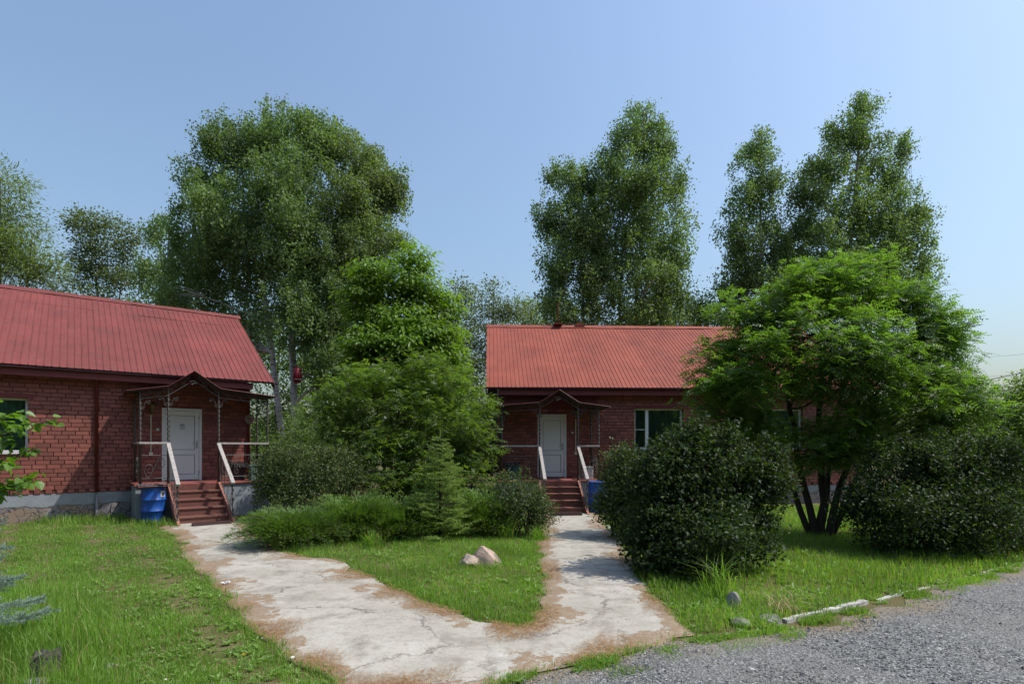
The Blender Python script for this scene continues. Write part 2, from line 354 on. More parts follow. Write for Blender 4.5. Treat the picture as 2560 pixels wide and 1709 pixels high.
LM = {
 'birch': leaf_mat('birch_leaves', (0.119, 0.183, 0.064), (0.168, 0.240, 0.092), None, .46, (1.3, 1.45, .5), .52, .35, .35),
 'birch2': leaf_mat('birch_leaves_olive', (0.134, 0.185, 0.064), (0.181, 0.240, 0.092), None, .46, (1.3, 1.45, .5), .52, .35, .35),
 'willow': leaf_mat('willow_leaves', (0.127, 0.182, 0.055), (0.176, 0.226, 0.077), None, .42, (1.4, 1.5, .6), .45, .4),
 'far': leaf_mat('far_leaves', (0.098, 0.132, 0.053), (0.132, 0.167, 0.069), None, .38, (1.4, 1.5, .6), .45, .4),
 'maple': leaf_mat('bright_leaves', (0.112, 0.201, 0.027), (0.163, 0.250, 0.042), None, .50, (1.45, 1.6, .4), .45, .4),
 'rowan': leaf_mat('rowan_leaves', (0.088, 0.166, 0.037), (0.130, 0.211, 0.057), None, .56, (1.45, 1.6, .4), .42, .45),
 'rowan2': leaf_mat('rowan_leaves_dark', (0.101, 0.171, 0.035), (0.141, 0.212, 0.053), None, .52, (1.4, 1.5, .45), .42, .45),
 'umbel': leaf_mat('faded_umbels', (.19, .125, .07), (.25, .16, .09), None, .2, (1, 1, 1), .8, .2),
 'glossy': leaf_mat('glossy_leaves', (.024, .044, .016), (.046, .074, .026), (.075, .105, .03), .30, (1.5, 1.7, .4), .52, .20),
 'glossy2': leaf_mat('small_leaves', (0.060, 0.090, 0.032), (0.092, 0.124, 0.046), (.13, .16, .05), .32, (1.5, 1.6, .5), .50, .28),
 'juniper': leaf_mat('juniper_needles', (0.088, 0.156, 0.033), (0.131, 0.206, 0.050), None, .32, (1.3, 1.5, .5), .6, .25),
 'spruce': leaf_mat('spruce_needles', (0.165, 0.253, 0.061), (0.264, 0.363, 0.088), None, .4, (1.2, 1.3, .6), .55, .3),
 'bluespruce': leaf_mat('blue_spruce_needles', (.17, .25, .20), (.27, .35, .29), None, .25, (1.1, 1.2, .9), .6, .3),
 'lime': leaf_mat('lime_leaves', (.09, .17, .022), (.125, .215, .035), None, .48, (1.4, 1.6, .4), .4, .45),
 'grass': leaf_mat('grass_blades', (0.144, 0.266, 0.043), (0.215, 0.348, 0.070), (.34, .31, .14), .50, (1.35, 1.5, .45), .5, .35, .9),
 'weed': leaf_mat('broad_weed_leaves', (0.137, 0.231, 0.047), (0.189, 0.294, 0.071), None, .38, (1.35, 1.5, .5), .5, .3, .9),
 'straw': leaf_mat('dry_grass', (.32, .26, .13), (.42, .34, .19), None, .3, (1, 1, 1), .7, .2),
}

# ------------------------------------------------------------------ ground, path, road
def in_poly(P, poly):
    x, y = P[:, 0], P[:, 1]; ins = np.zeros(len(P), bool); n = len(poly)
    for i in range(n):
        (x0, y0), (x1, y1) = poly[i], poly[(i + 1) % n]
        c = ((y0 > y) != (y1 > y)) & (x < (x1 - x0) * (y - y0) / ((y1 - y0) if y1 != y0 else 1e-9) + x0)
        ins ^= c
    return ins
def edge_dist(P, poly, closed=True):
    best = np.full(len(P), 1e9); near = P[:, :2].copy(); n = len(poly)
    for i in range(n if closed else n - 1):
        a, b = np.array(poly[i]), np.array(poly[(i + 1) % n]); d = b - a
        t = np.clip(((P[:, :2] - a) @ d) / max(d @ d, 1e-9), 0, 1); q = a + t[:, None] * d
        r = np.linalg.norm(P[:, :2] - q, axis=1); m = r < best
        best[m] = r[m]; near[m] = q[m]
    return best, near

def rough_line(pts, amp, step, seed, closed=True):
    """the outline with small natural wiggles"""
    rg = np.random.default_rng(seed); out = []; n = len(pts)
    for i in range(n if closed else n - 1):
        a, b = np.array(pts[i]), np.array(pts[(i + 1) % n]); L = np.linalg.norm(b - a); k = max(1, int(L / step))
        if L > 9: k = 1
        nn = np.array((-(b - a)[1], (b - a)[0])) / max(L, 1e-6)
        for j in range(k):
            out.append(tuple(a + (b - a) * j / k + (nn * rg.normal(0, amp) if j else 0)))
    return out

PATH = rough_line([gp(*p) for p in [(395, 1322), (440, 1340), (455, 1375), (475, 1420), (520, 1452), (600, 1545), (655, 1600), (720, 1655), (840, 1709), (950, 1800), (1060, 1850),
        (1240, 1712), (1400, 1672), (1620, 1622), (1745, 1590), (1690, 1540), (1640, 1500), (1590, 1430), (1545, 1350), (1505, 1300), (1492, 1279), (1340, 1279),
        (1362, 1300), (1350, 1340), (1352, 1420), (1345, 1500), (1338, 1560), (1300, 1570), (1180, 1552), (1100, 1520), (1000, 1480), (900, 1432), (840, 1400), (760, 1392), (690, 1375), (650, 1345), (625, 1318), (598, 1300), (430, 1306)]], .055, .22, 3)
ROAD = rough_line([gp(*p) for p in [(1060, 1850), (1240, 1712), (1400, 1675), (1500, 1652), (1740, 1602), (1900, 1585), (2010, 1570), (2300, 1487), (2560, 1415)]] + [(22, 17.0), (45, 30), (45, -14), (-8, -14), (-5, 2.0)], .10, .35, 4)

def sheet(name, poly, cell, z, mat, emax, bumpz=.0, x0=None, x1=None, y0=None, y1=None):
    P = np.array(poly); lo, hi = P.min(0), P.max(0)
    if x0 is not None: lo[0] = max(lo[0], x0)
    if x1 is not None: hi[0] = min(hi[0], x1)
    if y0 is not None: lo[1] = max(lo[1], y0)
    if y1 is not None: hi[1] = min(hi[1], y1)
    nx, ny = int((hi[0] - lo[0]) / cell) + 2, int((hi[1] - lo[1]) / cell) + 2
    gx, gy = np.meshgrid(lo[0] + np.arange(nx) * cell, lo[1] + np.arange(ny) * cell, indexing='ij')
    V = np.stack([gx.ravel(), gy.ravel()], 1)
    i, j = np.meshgrid(np.arange(nx - 1), np.arange(ny - 1), indexing='ij'); a = (i * ny + j).ravel()
    Q = np.stack([a, a + ny, a + ny + 1, a + 1], 1)
    c = V[Q].mean(1); Q = Q[in_poly(c, poly)]
    used, inv = np.unique(Q.ravel(), return_inverse=True); V = V[used]; Q = inv.reshape(-1, 4)
    ins = in_poly(V, poly); d, q = edge_dist(V, poly)
    cnt = np.bincount(Q.ravel(), minlength=len(V)); bd = (cnt < 4) & (d < cell * 1.2)
    V[bd] = q[bd]; d = np.where(bd | ~ins, 0, d)
    zz = np.where(bd, .012 if z > .02 else .006, z) + bumpz * (np.sin(V[:, 0] * 2.3) * np.sin(V[:, 1] * 1.9 + 1) + .5 * np.sin(V[:, 0] * 5.1 + V[:, 1] * 4.2)) * np.where(bd, 0, 1)
    me = make_mesh(name, np.column_stack([V, zz]), None, Q, True)
    at_ = me.attributes.new('edge', 'FLOAT', 'POINT'); at_.data.foreach_set('value', np.clip(d / emax, 0, 1).astype(np.float32))
    o = link(name, me, mat); tag(o, kind='structure'); return o

g = MB(); xs = [-400, -60, -25, 25, 60, 400]; ys = [-200, -20, 0, 30, 60, 600]
V = [(x, y, 0.0) for x in xs for y in ys]; g.add(V, None, [(i * 6 + j, i * 6 + 6 + j, i * 6 + 7 + j, i * 6 + j + 1) for i in range(5) for j in range(5)])
tag(g.build('ground', M['soil']), kind='structure')
sheet('path', PATH, .09, .030, M['path'], .75, .006)
sheet('gravel_road', ROAD, .16, .018, M['gravel'], .9, .006, x1=24, x0=-7, y0=-4)

# loose stones on the gravel
rg = np.random.default_rng(11)
def pebbles(n, region, s0, s1, name, mat, ref):
    P = []
    while sum(map(len, P)) < n:
        c = np.column_stack([rg.uniform(region[0], region[1], n), rg.uniform(region[2], region[3], n)])
        r = np.hypot(c[:, 0], c[:, 1]); keep = in_poly(c, ref) & (rg.random(n) < np.clip((4.0 / r) ** 1.6, .03, 1)) & (edge_dist(c, ref)[0] > .12 * rg.random(n)); P.append(c[keep])
    P = np.concatenate(P)[:n]; s = rg.uniform(s0, s1, n) ** 1.0 * (1 + (rg.random(n) > .96) * 1.2)
    base = np.array([(1, 0, 0), (0, 1, 0), (-1, 0, 0), (0, -1, 0), (.1, .1, .75), (0, 0, -.6)])
    a = rg.uniform(0, 6.28, n); st = rg.uniform(.6, 1.3, n)
    B = base[None] * np.stack([st, 1 / st, rg.uniform(.5, 1, n)], 1)[:, None] + rg.normal(0, .16, (n, 6, 3))
    X = B[..., 0] * np.cos(a)[:, None] - B[..., 1] * np.sin(a)[:, None]; Y = B[..., 0] * np.sin(a)[:, None] + B[..., 1] * np.cos(a)[:, None]
    V = np.stack([X, Y, B[..., 2]], -1) * s[:, None, None] + np.column_stack([P, np.full(n, .020)])[:, None]
    T = np.array([(0, 1, 4), (1, 2, 4), (2, 3, 4), (3, 0, 4)])
    T = (T[None] + (np.arange(n) * 6)[:, None, None]).reshape(-1, 3)
    return link(name, make_mesh(name, V.reshape(-1, 3), T), mat)
tag(pebbles(21000, (-2, 9, 3.6, 10), .004, .012, 'gravel', M['pebble'], ROAD), 'loose grey gravel scattered over the road at the lower right', 'gravel', kind='stuff')
tag(pebbles(500, (-4, 3, 3.8, 12), .004, .010, 'path_grit', M['pebble'], PATH), 'small grey grit lying on the concrete path', 'grit', kind='stuff')

# kerb stones, whitewashed, along the bed beside the road and along the right path
def kerb(p0, p1, n, label, sink=0.0):
    p0, p1 = np.array(p0), np.array(p1); d = p1 - p0; L = np.linalg.norm(d); a = math.atan2(d[1], d[0])
    k = empty('kerb', (p0[0], p0[1], 0), a, label, 'kerb')
    w = L / n
    for i in range(n):
        m = MB(); x = np.linspace(i * w + .006, (i + 1) * w - .006, 7); rg2 = np.random.default_rng(i + int(L * 10))
        V = []; h = .040 - sink + rg2.uniform(-.012, .006)
        for xx in x:
            e = rg2.uniform(-.007, .007, 4)
            V += [(xx, -.042 + e[0], -.05), (xx, .042 + e[1], -.05), (xx, .034 + e[2], h + e[3]), (xx, -.034 + e[0], h + e[2])]
        Q = [(4 * r + c, 4 * r + 4 + c, 4 * r + 4 + (c + 1) % 4, 4 * r + (c + 1) % 4) for r in range(6) for c in range(4)] + [(0, 1, 2, 3), (27, 26, 25, 24)]
        b = m.add(V, None, Q).build('kerb_stone', M['kerb'], k)
kerb(gp(1960, 1556), gp(2165, 1507), 3, 'whitewashed kerb in the grass beside the gravel road, in front of the shaded bed')
kerb(gp(2190, 1500), gp(2600, 1394), 7, 'dull kerb at the foot of the rightmost bush, half sunk in weeds', .034)
kerb(gp(1508, 1300), gp(1556, 1362), 3, 'white kerb along the right edge of the path to the right porch', .01)

# ------------------------------------------------------------------ brick houses
BL, BH, CL, CH = .263, .0915, .278, .1045          # brick length and height, course length and height
def brick_mesh(name, l, h, d=.05):
    return MB().box(0, l, -d, 0, 0, h, .0025).mesh(name)
BM = {}
def bmesh_for(l):
    k = round(l, 2)
    if k not in BM: BM[k] = brick_mesh('brick', k, BH)
    return BM[k]

def wall_panels(mb, x0, x1, z0, z1, y0, y1, holes):
    xs = sorted({x0, x1, *[h[0] for h in holes], *[h[1] for h in holes]})
    for a, b in zip(xs[:-1], xs[1:]):
        hs = sorted([h for h in holes if h[0] <= a + 1e-6 and h[1] >= b - 1e-6], key=lambda h: h[2]); z = z0
        for h in hs:
            if h[2] > z: mb.box(a, b, y0, y1, z, h[2])
            z = h[3]
        if z < z1: mb.box(a, b, y0, y1, z, z1)

def house(P, rz, label, x0, x1, depth, zp, zt, eave_o, side_o, z_eave, z_ridge, holes, plain_areas, show, mroof, pitch, roofx0, laps, seed, no_dentil):
    """local x runs along the front, local y into the house; holes are (x0, x1, z0, z1)"""
    rg = np.random.default_rng(seed)
    H = empty('brick_house', (P[0], P[1], 0), rz, label, 'house')
    # plinth
    p = MB(); p.box(x0 - .02, x1 + .02, -.045, depth + .03, -.1, zp); p.build('plinth', M['plinth'], H)
    # wall core and bricks on the front
    w = MB(); wall_panels(w, x0 + .03, x1 - .03, zp, zt, -.027, .30, holes)
    w.box(x0 + .022, x0 + .25, .30, depth, zp, zt); w.box(x1 - .25, x1 - .022, .30, depth, zp, zt); w.box(x0 + .25, x1 - .25, depth - .25, depth, zp, zt)
    hd = eave_o + depth / 2; sl = (z_ridge - z_eave) / hd
    zg = z_ridge - .18
    for gx0, gx1 in ((x0 + .022, x0 + .25), (x1 - .25, x1 - .022)):
        w.prism([(.022, zt), (depth, zt), (depth / 2, zg)], 'x', gx0, gx1)
    wall = w.build('wall', M['mortar'], H)
    rows = int((zt - zp - .11) / CH); cand = []
    for r in range(rows):
        z = zp + .105 + r * CH; x = x0 + .004 - (0, .139, .07, .209)[r % 4] * 1.0 + rg.normal(0, .004)
        while x < x1 - .02:
            a, b = max(x, x0), min(x + BL, x1); x += CL + rg.normal(0, .002)
            segs = [(a, b)]
            for h in list(holes) + list(plain_areas):
                if z + BH > h[2] + .01 and z < h[3] - .01:
                    ns = []
                    for s0, s1 in segs:
                        if s1 <= h[0] or s0 >= h[1]: ns.append((s0, s1)); continue
                        if s0 < h[0] - .03: ns.append((s0, h[0] - .004))
                        if s1 > h[1] + .03: ns.append((h[1] + .004, s1))
                    segs = ns
            for s0, s1 in segs:
                if s1 - s0 > .035: cand.append((s0, z, s1 - s0))
    cand.sort(key=lambda c: (0 if show[0] <= c[0] <= show[1] and c[1] >= show[2] else 1, abs(c[0] - show[3])))
    rest = MB()
    for i, (x, z, l) in enumerate(cand):
        dy = rg.normal(0, .0018)
        if i < 296:
            o = link('brick', bmesh_for(l), M['brick'], wall, (x, .003 + dy, z)); o.rotation_euler = (rg.normal(0, .006), 0, rg.normal(0, .006))
            o.location.y += .0
        else: rest.box(x, x + l, -.047 + dy, .003 + dy, z, z + BH)
    o = rest.build('brick_courses', M['brick'], wall); tag(o, kind='stuff')
    # toothed course of headers above the plinth
    dm = MB().box(0, .125, -.062, .02, 0, .088, .004).mesh('header_brick'); x = x0 + .05; k = 0
    while x < x1 - .15:
        if not any(a < x + .06 < b for a, b in no_dentil) and (k % 2 == 0): link('header_brick', dm, M['brick'], wall, (x, 0, zp + .008))
        x += .108; k += 1
    # side wall bricks hint: corner pier
    # roof: rafters' board, sheets, ridge
    roof = MB()
    T = .05
    for s in (0, 1):
        ya, yb = (-eave_o, depth / 2) if s == 0 else (depth + eave_o, depth / 2)
        roof.prism([(ya, z_eave - T - .03), (yb, z_ridge - T - .03), (yb, z_ridge - .035), (ya, z_eave - .035)], 'x', roofx0 + .03, x1 + side_o - .03)
    rf = roof.build('roof', M['darktrim'], H)
    nrib = 8; W = pitch * nrib; length = math.hypot(hd, z_ridge - z_eave); ang = math.atan2(z_ridge - z_eave, hd)
    def sheet_mesh(L, n):
        prof = []
        for k in range(n):
            b = k * pitch
            prof += [(b, 0), (b + pitch - .024, 0.0), (b + pitch - .018, .014), (b + pitch - .004, .014)]
        prof.append((n * pitch, 0)); prof = np.array(prof); m = MB(); ns = 4; V = []
        for q in range(ns + 1):
            V.append(np.column_stack([prof[:, 0], np.full(len(prof), L * q / ns), prof[:, 1]]))
        c = len(prof); V = np.concatenate(V)
        Q = [(q * c + k, q * c + k + 1, (q + 1) * c + k + 1, (q + 1) * c + k) for q in range(ns) for k in range(c - 1)]
        me = m.add(V, None, Q).mesh('roof_sheet'); return me
    total = x1 + side_o - roofx0
    ranges = [(0, length - .02)] if not laps else [(0, length * laps + .12), (length * laps, length - .02)]
    for li, (l0, l1) in enumerate(ranges):
        sm = sheet_mesh(l1 - l0, nrib); x = roofx0
        while x < x1 + side_o - .05:
            n = min(nrib, int(round((x1 + side_o - x) / pitch)))
            if n < 1: break
            me = sm if n == nrib else sheet_mesh(l1 - l0, n)
            jit = rg.normal(0, .012)
            o = link('roof_sheet', me, mroof, rf)
            l = l0 + (jit if li == 0 else 0)
            o.location = (x + .002, -eave_o - .03 + math.cos(ang) * l, z_eave - .025 + math.sin(ang) * l + (.007 if li else 0) + rg.uniform(0, .004))
            o.rotation_euler = (ang + rg.normal(0, .0012), 0, rg.normal(0, .0012)); x += n * pitch
    # far slope, one plain run of sheets
    back = MB(); back.add([(roofx0, depth + eave_o, z_eave - .01), (x1 + side_o, depth + eave_o, z_eave - .01), (x1 + side_o, depth / 2 + .01, z_ridge - .012), (roofx0, depth / 2 + .01, z_ridge - .012)], None, [(1, 0, 3, 2)])
    back.build('back_slope', mroof, rf)
    # ridge cap in lengths
    x = roofx0 - .02
    while x < x1 + side_o:
        xe = min(x + 2.0, x1 + side_o + .02); n = 7; V = []
        for xx in np.linspace(x, xe + .03, n):
            e = rg.normal(0, .006, 3)
            V += [(xx, depth / 2 - .20, z_ridge - .20 * sl + .030 + e[0]), (xx, depth / 2 - .02, z_ridge + .045 + e[1]), (xx, depth / 2 + .02, z_ridge + .045 + e[1]), (xx, depth / 2 + .20, z_ridge - .20 * sl + .03 + e[2])]
        Q = [(4 * r + c, 4 * r + 4 + c, 4 * r + 5 + c, 4 * r + 1 + c) for r in range(n - 1) for c in range(3)]
        MB().add(V, None, Q).build('ridge_cap', mroof, rf); x = xe
    # fascia box under the eave, gable boards
    f = MB(); f.box(x0 + .0, x1, -eave_o + .10, -eave_o + .125, z_eave - .26, z_eave - .085); f.build('fascia', M['trim'], H)
    f = MB(); f.box(x0, x1, -eave_o + .125, -.001, z_eave - .24, z_eave - .215); f.build('soffit', M['darktrim'], H)
    for xe in (x0 - .03, x1 + side_o - .028) if roofx0 < x0 - 1 else (roofx0, x1 + side_o - .028):
        f = MB(); f.prism([(-eave_o - .01, z_eave - .26), (depth / 2, z_ridge - .26), (depth / 2, z_ridge - .045), (-eave_o - .01, z_eave - .045)], 'x', xe, xe + .028); f.build('barge_board', M['darktrim'], H)
    return H, wall, rf

def window(H, x0, x1, z0, z1, split, seed):
    """white frame with a narrow opening sash and a wide fixed light; split is the mullion's place, 0..1"""
    f = MB(); y0, y1 = .10, .17; b = .055; xm = x0 + (x1 - x0) * split
    f.box(x0, x1, y0, y1, z0, z0 + b); f.box(x0, x1, y0, y1, z1 - b, z1)
    f.box(x0, x0 + b, y0 + .001, y1 - .001, z0 + b, z1 - b); f.box(x1 - b, x1, y0 + .001, y1 - .001, z0 + b, z1 - b)
    f.box(xm - .05, xm + .05, y0 - .015, y1 - .002, z0 + b, z1 - b)
    zc = z0 + (z1 - z0) * .47; f.box(x0 + b, xm - .05, y0 + .005, y1 - .01, zc, zc + .022)
    W = f.build('window', M['upvc'], H)
    MB().box(x0 + b - .01, xm - .03, y0 + .03, y0 + .038, z0 + .04, z1 - .04).build('pane', M['glass'], W)
    MB().box(xm + .03, x1 - b + .01, y0 + .03, y0 + .038, z0 + .04, z1 - .04).build('pane', M['glass'], W)
    c = MB(); rg = np.random.default_rng(seed); n = 90; xs = np.linspace(x0 - .1, x1 + .1, n)
    yy = y1 + .09 + .030 * np.sin(np.cumsum(rg.uniform(.45, .95, n))) + .01 * np.sin(xs * 9)
    V = np.concatenate([np.column_stack([xs, yy, np.full(n, z0 - .15)]), np.column_stack([xs, yy * .92 + .02, np.full(n, z1 + .12)])])
    c.add(V, None, [(k, k + 1, n + k + 1, n + k) for k in range(n - 1)]).build('curtain', M['curtain'], W, True)
    s = MB(); s.box(x0 - .04, x1 + .04, -.09, .11, z0 - .035, z0 - .006); s.build('sill', M['upvc'], W)
    l = MB(); l.box(x0 - .13, x1 + .13, -.052, .04, z1 + .004, z1 + .10); l.build('lintel', M['trim'], H)
    h = MB(); h.box(x0 - .002, x1 + .002, .09, .10, z1 - .03, z1 + .0); h.build('head_strip', M['upvc_cream'], W)

def door(H, x0, x1, z0, z1, hinge_right, number, seed):
    b = .07; f = MB(); y0 = .0
    f.box(x0, x1, -.035, .09, z1 - b, z1); f.box(x0, x0 + b, -.034, .09, z0, z1 - b); f.box(x1 - b, x1, -.034, .09, z0, z1 - b)
    D = f.build('door', M['upvc'], H)
    L = MB(); a0, a1 = x0 + b + .004, x1 - b - .004; t = .10
    L.box(a0, a0 + t, -.02, .05, z0 + .02, z1 - b - .005, .004); L.box(a1 - t, a1, -.02, .05, z0 + .02, z1 - b - .005, .004)
    zc = z0 + (z1 - z0) * .36
    L.box(a0 + t, a1 - t, -.018, .05, z0 + .02, z0 + .17, .003); L.box(a0 + t, a1 - t, -.018, .05, zc, zc + .13, .003); L.box(a0 + t, a1 - t, -.018, .05, z1 - b - .125, z1 - b - .005, .003)
    L.build('leaf_frame', M['upvc'], D)
    for q0, q1 in ((z0 + .17, zc), (zc + .13, z1 - b - .125)):
        MB().box(a0 + t, a1 - t, .012, .04, q0, q1).build('gap', M['upvc_dark'], D)
        MB().box(a0 + t + .011, a1 - t - .011, -.004, .03, q0 + .011, q1 - .011, .008).build('panel', M['upvc'], D)
    hx = a1 - t * .5
    hm = MB(); hm.box(hx - .018, hx + .018, -.034, -.02, z0 + .90, z0 + 1.12, .004); hm.tube([(hx, -.03, z0 + 1.05), (hx, -.075, z0 + 1.05), (hx - .12, -.078, z0 + 1.047)], .010, 8)
    hm.build('handle', M['steel'], D)
    for zz in (z0 + .22, z1 - .25):
        MB().tube([(x1 - b - .002, -.045, zz - .05), (x1 - b - .002, -.045, zz + .05)], .011, 8).build('hinge', M['steel'], D)
    MB().box(x0 - .02, x1 + .02, -.10, .06, z0 - .05, z0 - .002, .006).build('threshold', M['darktrim'], D)
    if number:
        cx, cz = (x0 + x1) / 2 - .0, z0 + 1.50
        MB().box(cx - .05, cx + .05, -.012, -.0045, cz - .07, cz + .06, .002).build('number_plate', M['paper'], D)
        n = MB(); yk = -.0135
        for a, c, r in (((cx - .024, cz + .030), (cx + .024, cz + .030), .0055), ((cx + .024, cz + .030), (cx - .004, cz - .045), .0055), ((cx - .016, cz - .008), (cx + .022, cz - .008), .004)):
            n.tube([(a[0], yk, a[1]), (c[0], yk, c[1])], r, 6)
        n.build('number_seven', M['ink'], D)
        fr = MB()
        for (ax, az, bx_, bz) in ((-.05, -.07, -.05, .06), (.05, -.07, .05, .06), (-.05, -.07, .05, -.07), (-.055, .062, .055, .062)): fr.tube([(cx + ax, -.0125, cz + az), (cx + bx_, -.0125, cz + bz)], .0045 if az < .06 else .010, 5)
        fr.build('plate_border', M['ink'], D)

# left house, turned 38 degrees; the door's middle on the wall line is the origin
LP, LA = (-9.22, 15.65), R(38)
LHOLE = [(-.485, .485, .92, 2.93), (-4.86, -3.26, 1.72, 3.04)]
HL, wl, rl = house(LP, LA, 'red brick house at the left with faded red ribbed roof and door number seven', -8.6, 1.76, 8.5, .69, 3.70, .50, .58, 3.81, 6.60,
    LHOLE, [(-.6, .6, .55, .92)], (-4.9, -1.05, .7, -3.2), M['roof_l'], .1455, -8.9, .80, 1, [(-1.25, 1.76)])
window(HL, -4.86, -3.26, 1.72, 3.04, .3, 3); door(HL, -.485, .485, .92, 2.93, True, True, 1)
# right house, nearly square on
RP, RA = (1.307, 18.30), R(2.2)
RHOLE = [(-.47, .47, .87, 2.93), (2.72, 4.33, 1.80, 3.13), (6.75, 8.35, 1.80, 3.13)]
HR, wr, rr = house(RP, RA, 'long red brick house at the right with bright red ribbed roof', -1.73, 10.3, 8.8, .60, 3.66, .50, .50, 3.78, 6.76,
    RHOLE, [(-1.73, 1.45, 3.1, 3.7), (-.6, .6, .5, .87)], (.62, 4.6, 1.5, 2.0), M['roof_r'], .1372, -2.15, 0, 2, [(-1.73, 1.4)])
window(HR, 2.72, 4.33, 1.80, 3.13, .27, 5); window(HR, 6.75, 8.35, 1.80, 3.13, .27, 6); door(HR, -.47, .47, .87, 2.93, False, False, 2)
MB().box(-1.735, 1.45, -.058, .02, 3.10, 3.62).build('cladding_board', M['trim'], HR)
MB().box(-2.1, -1.75, 2.2, 2.32, 2.72, 2.84).build('beam', M['darktrim'], HR)
MB().box(-2.13, -2.04, -.35, -.27, 2.62, 3.6).build('bracket_post', M['darktrim'], HR)
# downpipes
for H, x, zt, zp in ((HL, -1.92, 3.60, .70), (HL, 1.70, 3.5, .92), (HR, -1.69, 3.5, .87)):
    p = MB(); p.tube([(x, -.10, zp), (x, -.10, zt)], .038, 10); 
    for zz in (zp + .4, zt - .5): p.tube([(x, -.10, zz), (x, -.10, zz + .03)], .046, 10)
    p.build('downpipe', M['trim'], H, True)
MB().tube([(-1.92, -.10, .62), (-1.92, -.10, .12)], .032, 8).build('pipe_foot', M['galv'], HL, True)
# ridge vents and vent pipe
def ridge_vent(H, x, yd, z, mat):
    v = MB(); v.prism([(x - .22, z - .02), (x + .22, z - .02), (x + .10, z + .10), (x - .10, z + .10)], 'y', yd - .16, yd + .16); v.build('ridge_vent', mat, H)
ridge_vent(HL, -4.62, 4.25, 6.64, M['roof_l']); ridge_vent(HR, 1.58, 4.4, 6.77, M['roof_r'])
v = MB(); v.tube([(.72, 4.3, 6.6), (.72, 4.3, 7.55), (.71, 4.3, 7.75)], [.024, .024, .032], 8); v.build('vent_pipe', M['trim'], HR, True)
MB().box(.54, .90, 4.1, 4.5, 6.80, 6.83).build('pipe_flashing', M['roof_r'], HR)
# wall fittings: lantern with conduit, bell, round plaque
def wall_fittings(P, rz, xl, zl, zb, xb, zbell, xp, zpq, who):
    def w(x, y, z):
        c, s = math.cos(rz), math.sin(rz); return (P[0] + x * c - y * s, P[1] + x * s + y * c, z)
    L = empty('wall_lantern', w(xl, -.05, zl), rz, 'brass coach lantern on the wall beside the ' + who + ' door', 'lantern')
    m = MB(); m.box(-.03, .03, -.02, .02, -.16, .16, .004); m.build('back_plate', M['brass'], L)
    m = MB(); m.tube([(0, -.02, -.05), (0, -.10, -.13), (0, -.14, -.12), (0, -.14, -.06)], .009, 6); m.build('arm', M['brass'], L)
    m = MB(); m.lathe([(.035, -.06), (.045, -.05), (.075, .10), (.09, .11), (.085, .125), (.04, .17), (.015, .19), (.012, .22), (0.001, .225)], 6, (0, -.14)); m.build('cap', M['brass'], L)
    m = MB(); m.lathe([(.03, -.045), (.066, .095)], 6, (0, -.14)); m.build('glass', M['lampglass'], L)
    for k in range(6):
        a = k * math.pi / 3; m = MB(); m.tube([(.044 * math.cos(a), -.14 + .044 * math.sin(a), -.05), (.074 * math.cos(a), -.14 + .074 * math.sin(a), .10)], .005, 4); m.build('bar', M['brass'], L)
    C = empty('cable_conduit', w(xl - .02, -.055, zb), rz, 'thin white cable conduit below the lantern by the ' + who + ' door', 'conduit')
    m = MB(); m.box(-.011, .011, -.012, .006, .0, zl - zb - .14); m.build('duct', M['upvc_cream'], C)
    m = MB(); m.box(-.045, .045, -.035, .006, -.09, 0, .006); m.build('junction_box', M['upvc_cream'], C)
    B = empty('bell_push', w(xb, -.052, zbell), rz, 'small white bell push on bricks beside the ' + who + ' door', 'bell')
    MB().box(-.03, .03, -.014, .004, -.03, .03, .005).build('bell_plate', M['upvc'], B); MB().lathe([(.014, 0), (.014, .010), (.001, .012)], 10).build('button', M['ink'], B).rotation_euler = (R(90), 0, 0)
    B.children[1].location = (0, -.013, 0)
    Q = empty('round_plaque', w(xp, -.15, zpq), rz, 'round brown plaque on the corner downpipe of the ' + who + ' house', 'plaque')
    d = MB().lathe([(.001, .012), (.125, .012), (.14, .02), (.14, -.02), (.001, -.02)], 28).build('disc', M['plaque'], Q, False); d.rotation_euler = (R(90), 0, 0)
    d = MB().box(-.09, .09, -.02, -.0125, -.012, .012).build('mark', M['ink'], Q); d.rotation_euler = (0, R(35), 0)
wall_fittings(LP, LA, -.72, 2.88, 1.72, -.585, 2.33, 1.72, 2.68, 'left')
wall_fittings(RP, RA, .79, 2.92, 1.70, .66, 2.33, -1.69, 2.55, 'right')

# ------------------------------------------------------------------ porches
def spiral(c, r0, r1, a0, a1, n=26):
    a = np.linspace(a0, a1, n); r = np.linspace(r0, r1, n); return np.column_stack([c[0] + r * np.cos(a), np.zeros(n), c[1] + r * np.sin(a)])
def scroll_S():                            # unit S scroll, 1 wide and 1 high, ends curled
    pi = math.pi
    a = spiral((.27, .40), .05, .27, -3.4 * pi, -.5 * pi); b = spiral((.76, .62), .24, .05, .5 * pi, -2.2 * pi)
    return np.concatenate([a, b])
def scroll_C():
    pi = math.pi
    a = spiral((.75, .80), .04, .20, 3.2 * pi, .9 * pi, 22); b = curve(a[-1], (.30, 0, .35), (-.10, 0, .05), 6)[1:]; c = spiral((.14, .30), .16, .04, 0, -2.4 * pi, 20)[1:]
    return np.concatenate([a, b, c])
def scroll_mesh(pts, sx, sz, r):
    p = pts.copy(); p[:, 0] *= sx; p[:, 2] *= sz; return MB().tube(p, r, 5).mesh('scroll', True)
SCR = {'S': scroll_mesh(scroll_S(), .32, .22, .0075), 'C': scroll_mesh(scroll_C(), .24, .30, .0075), 'P': scroll_mesh(scroll_S(), .46, .66, .0085), 'R': scroll_mesh(scroll_C(), .36, .5, .0075)}
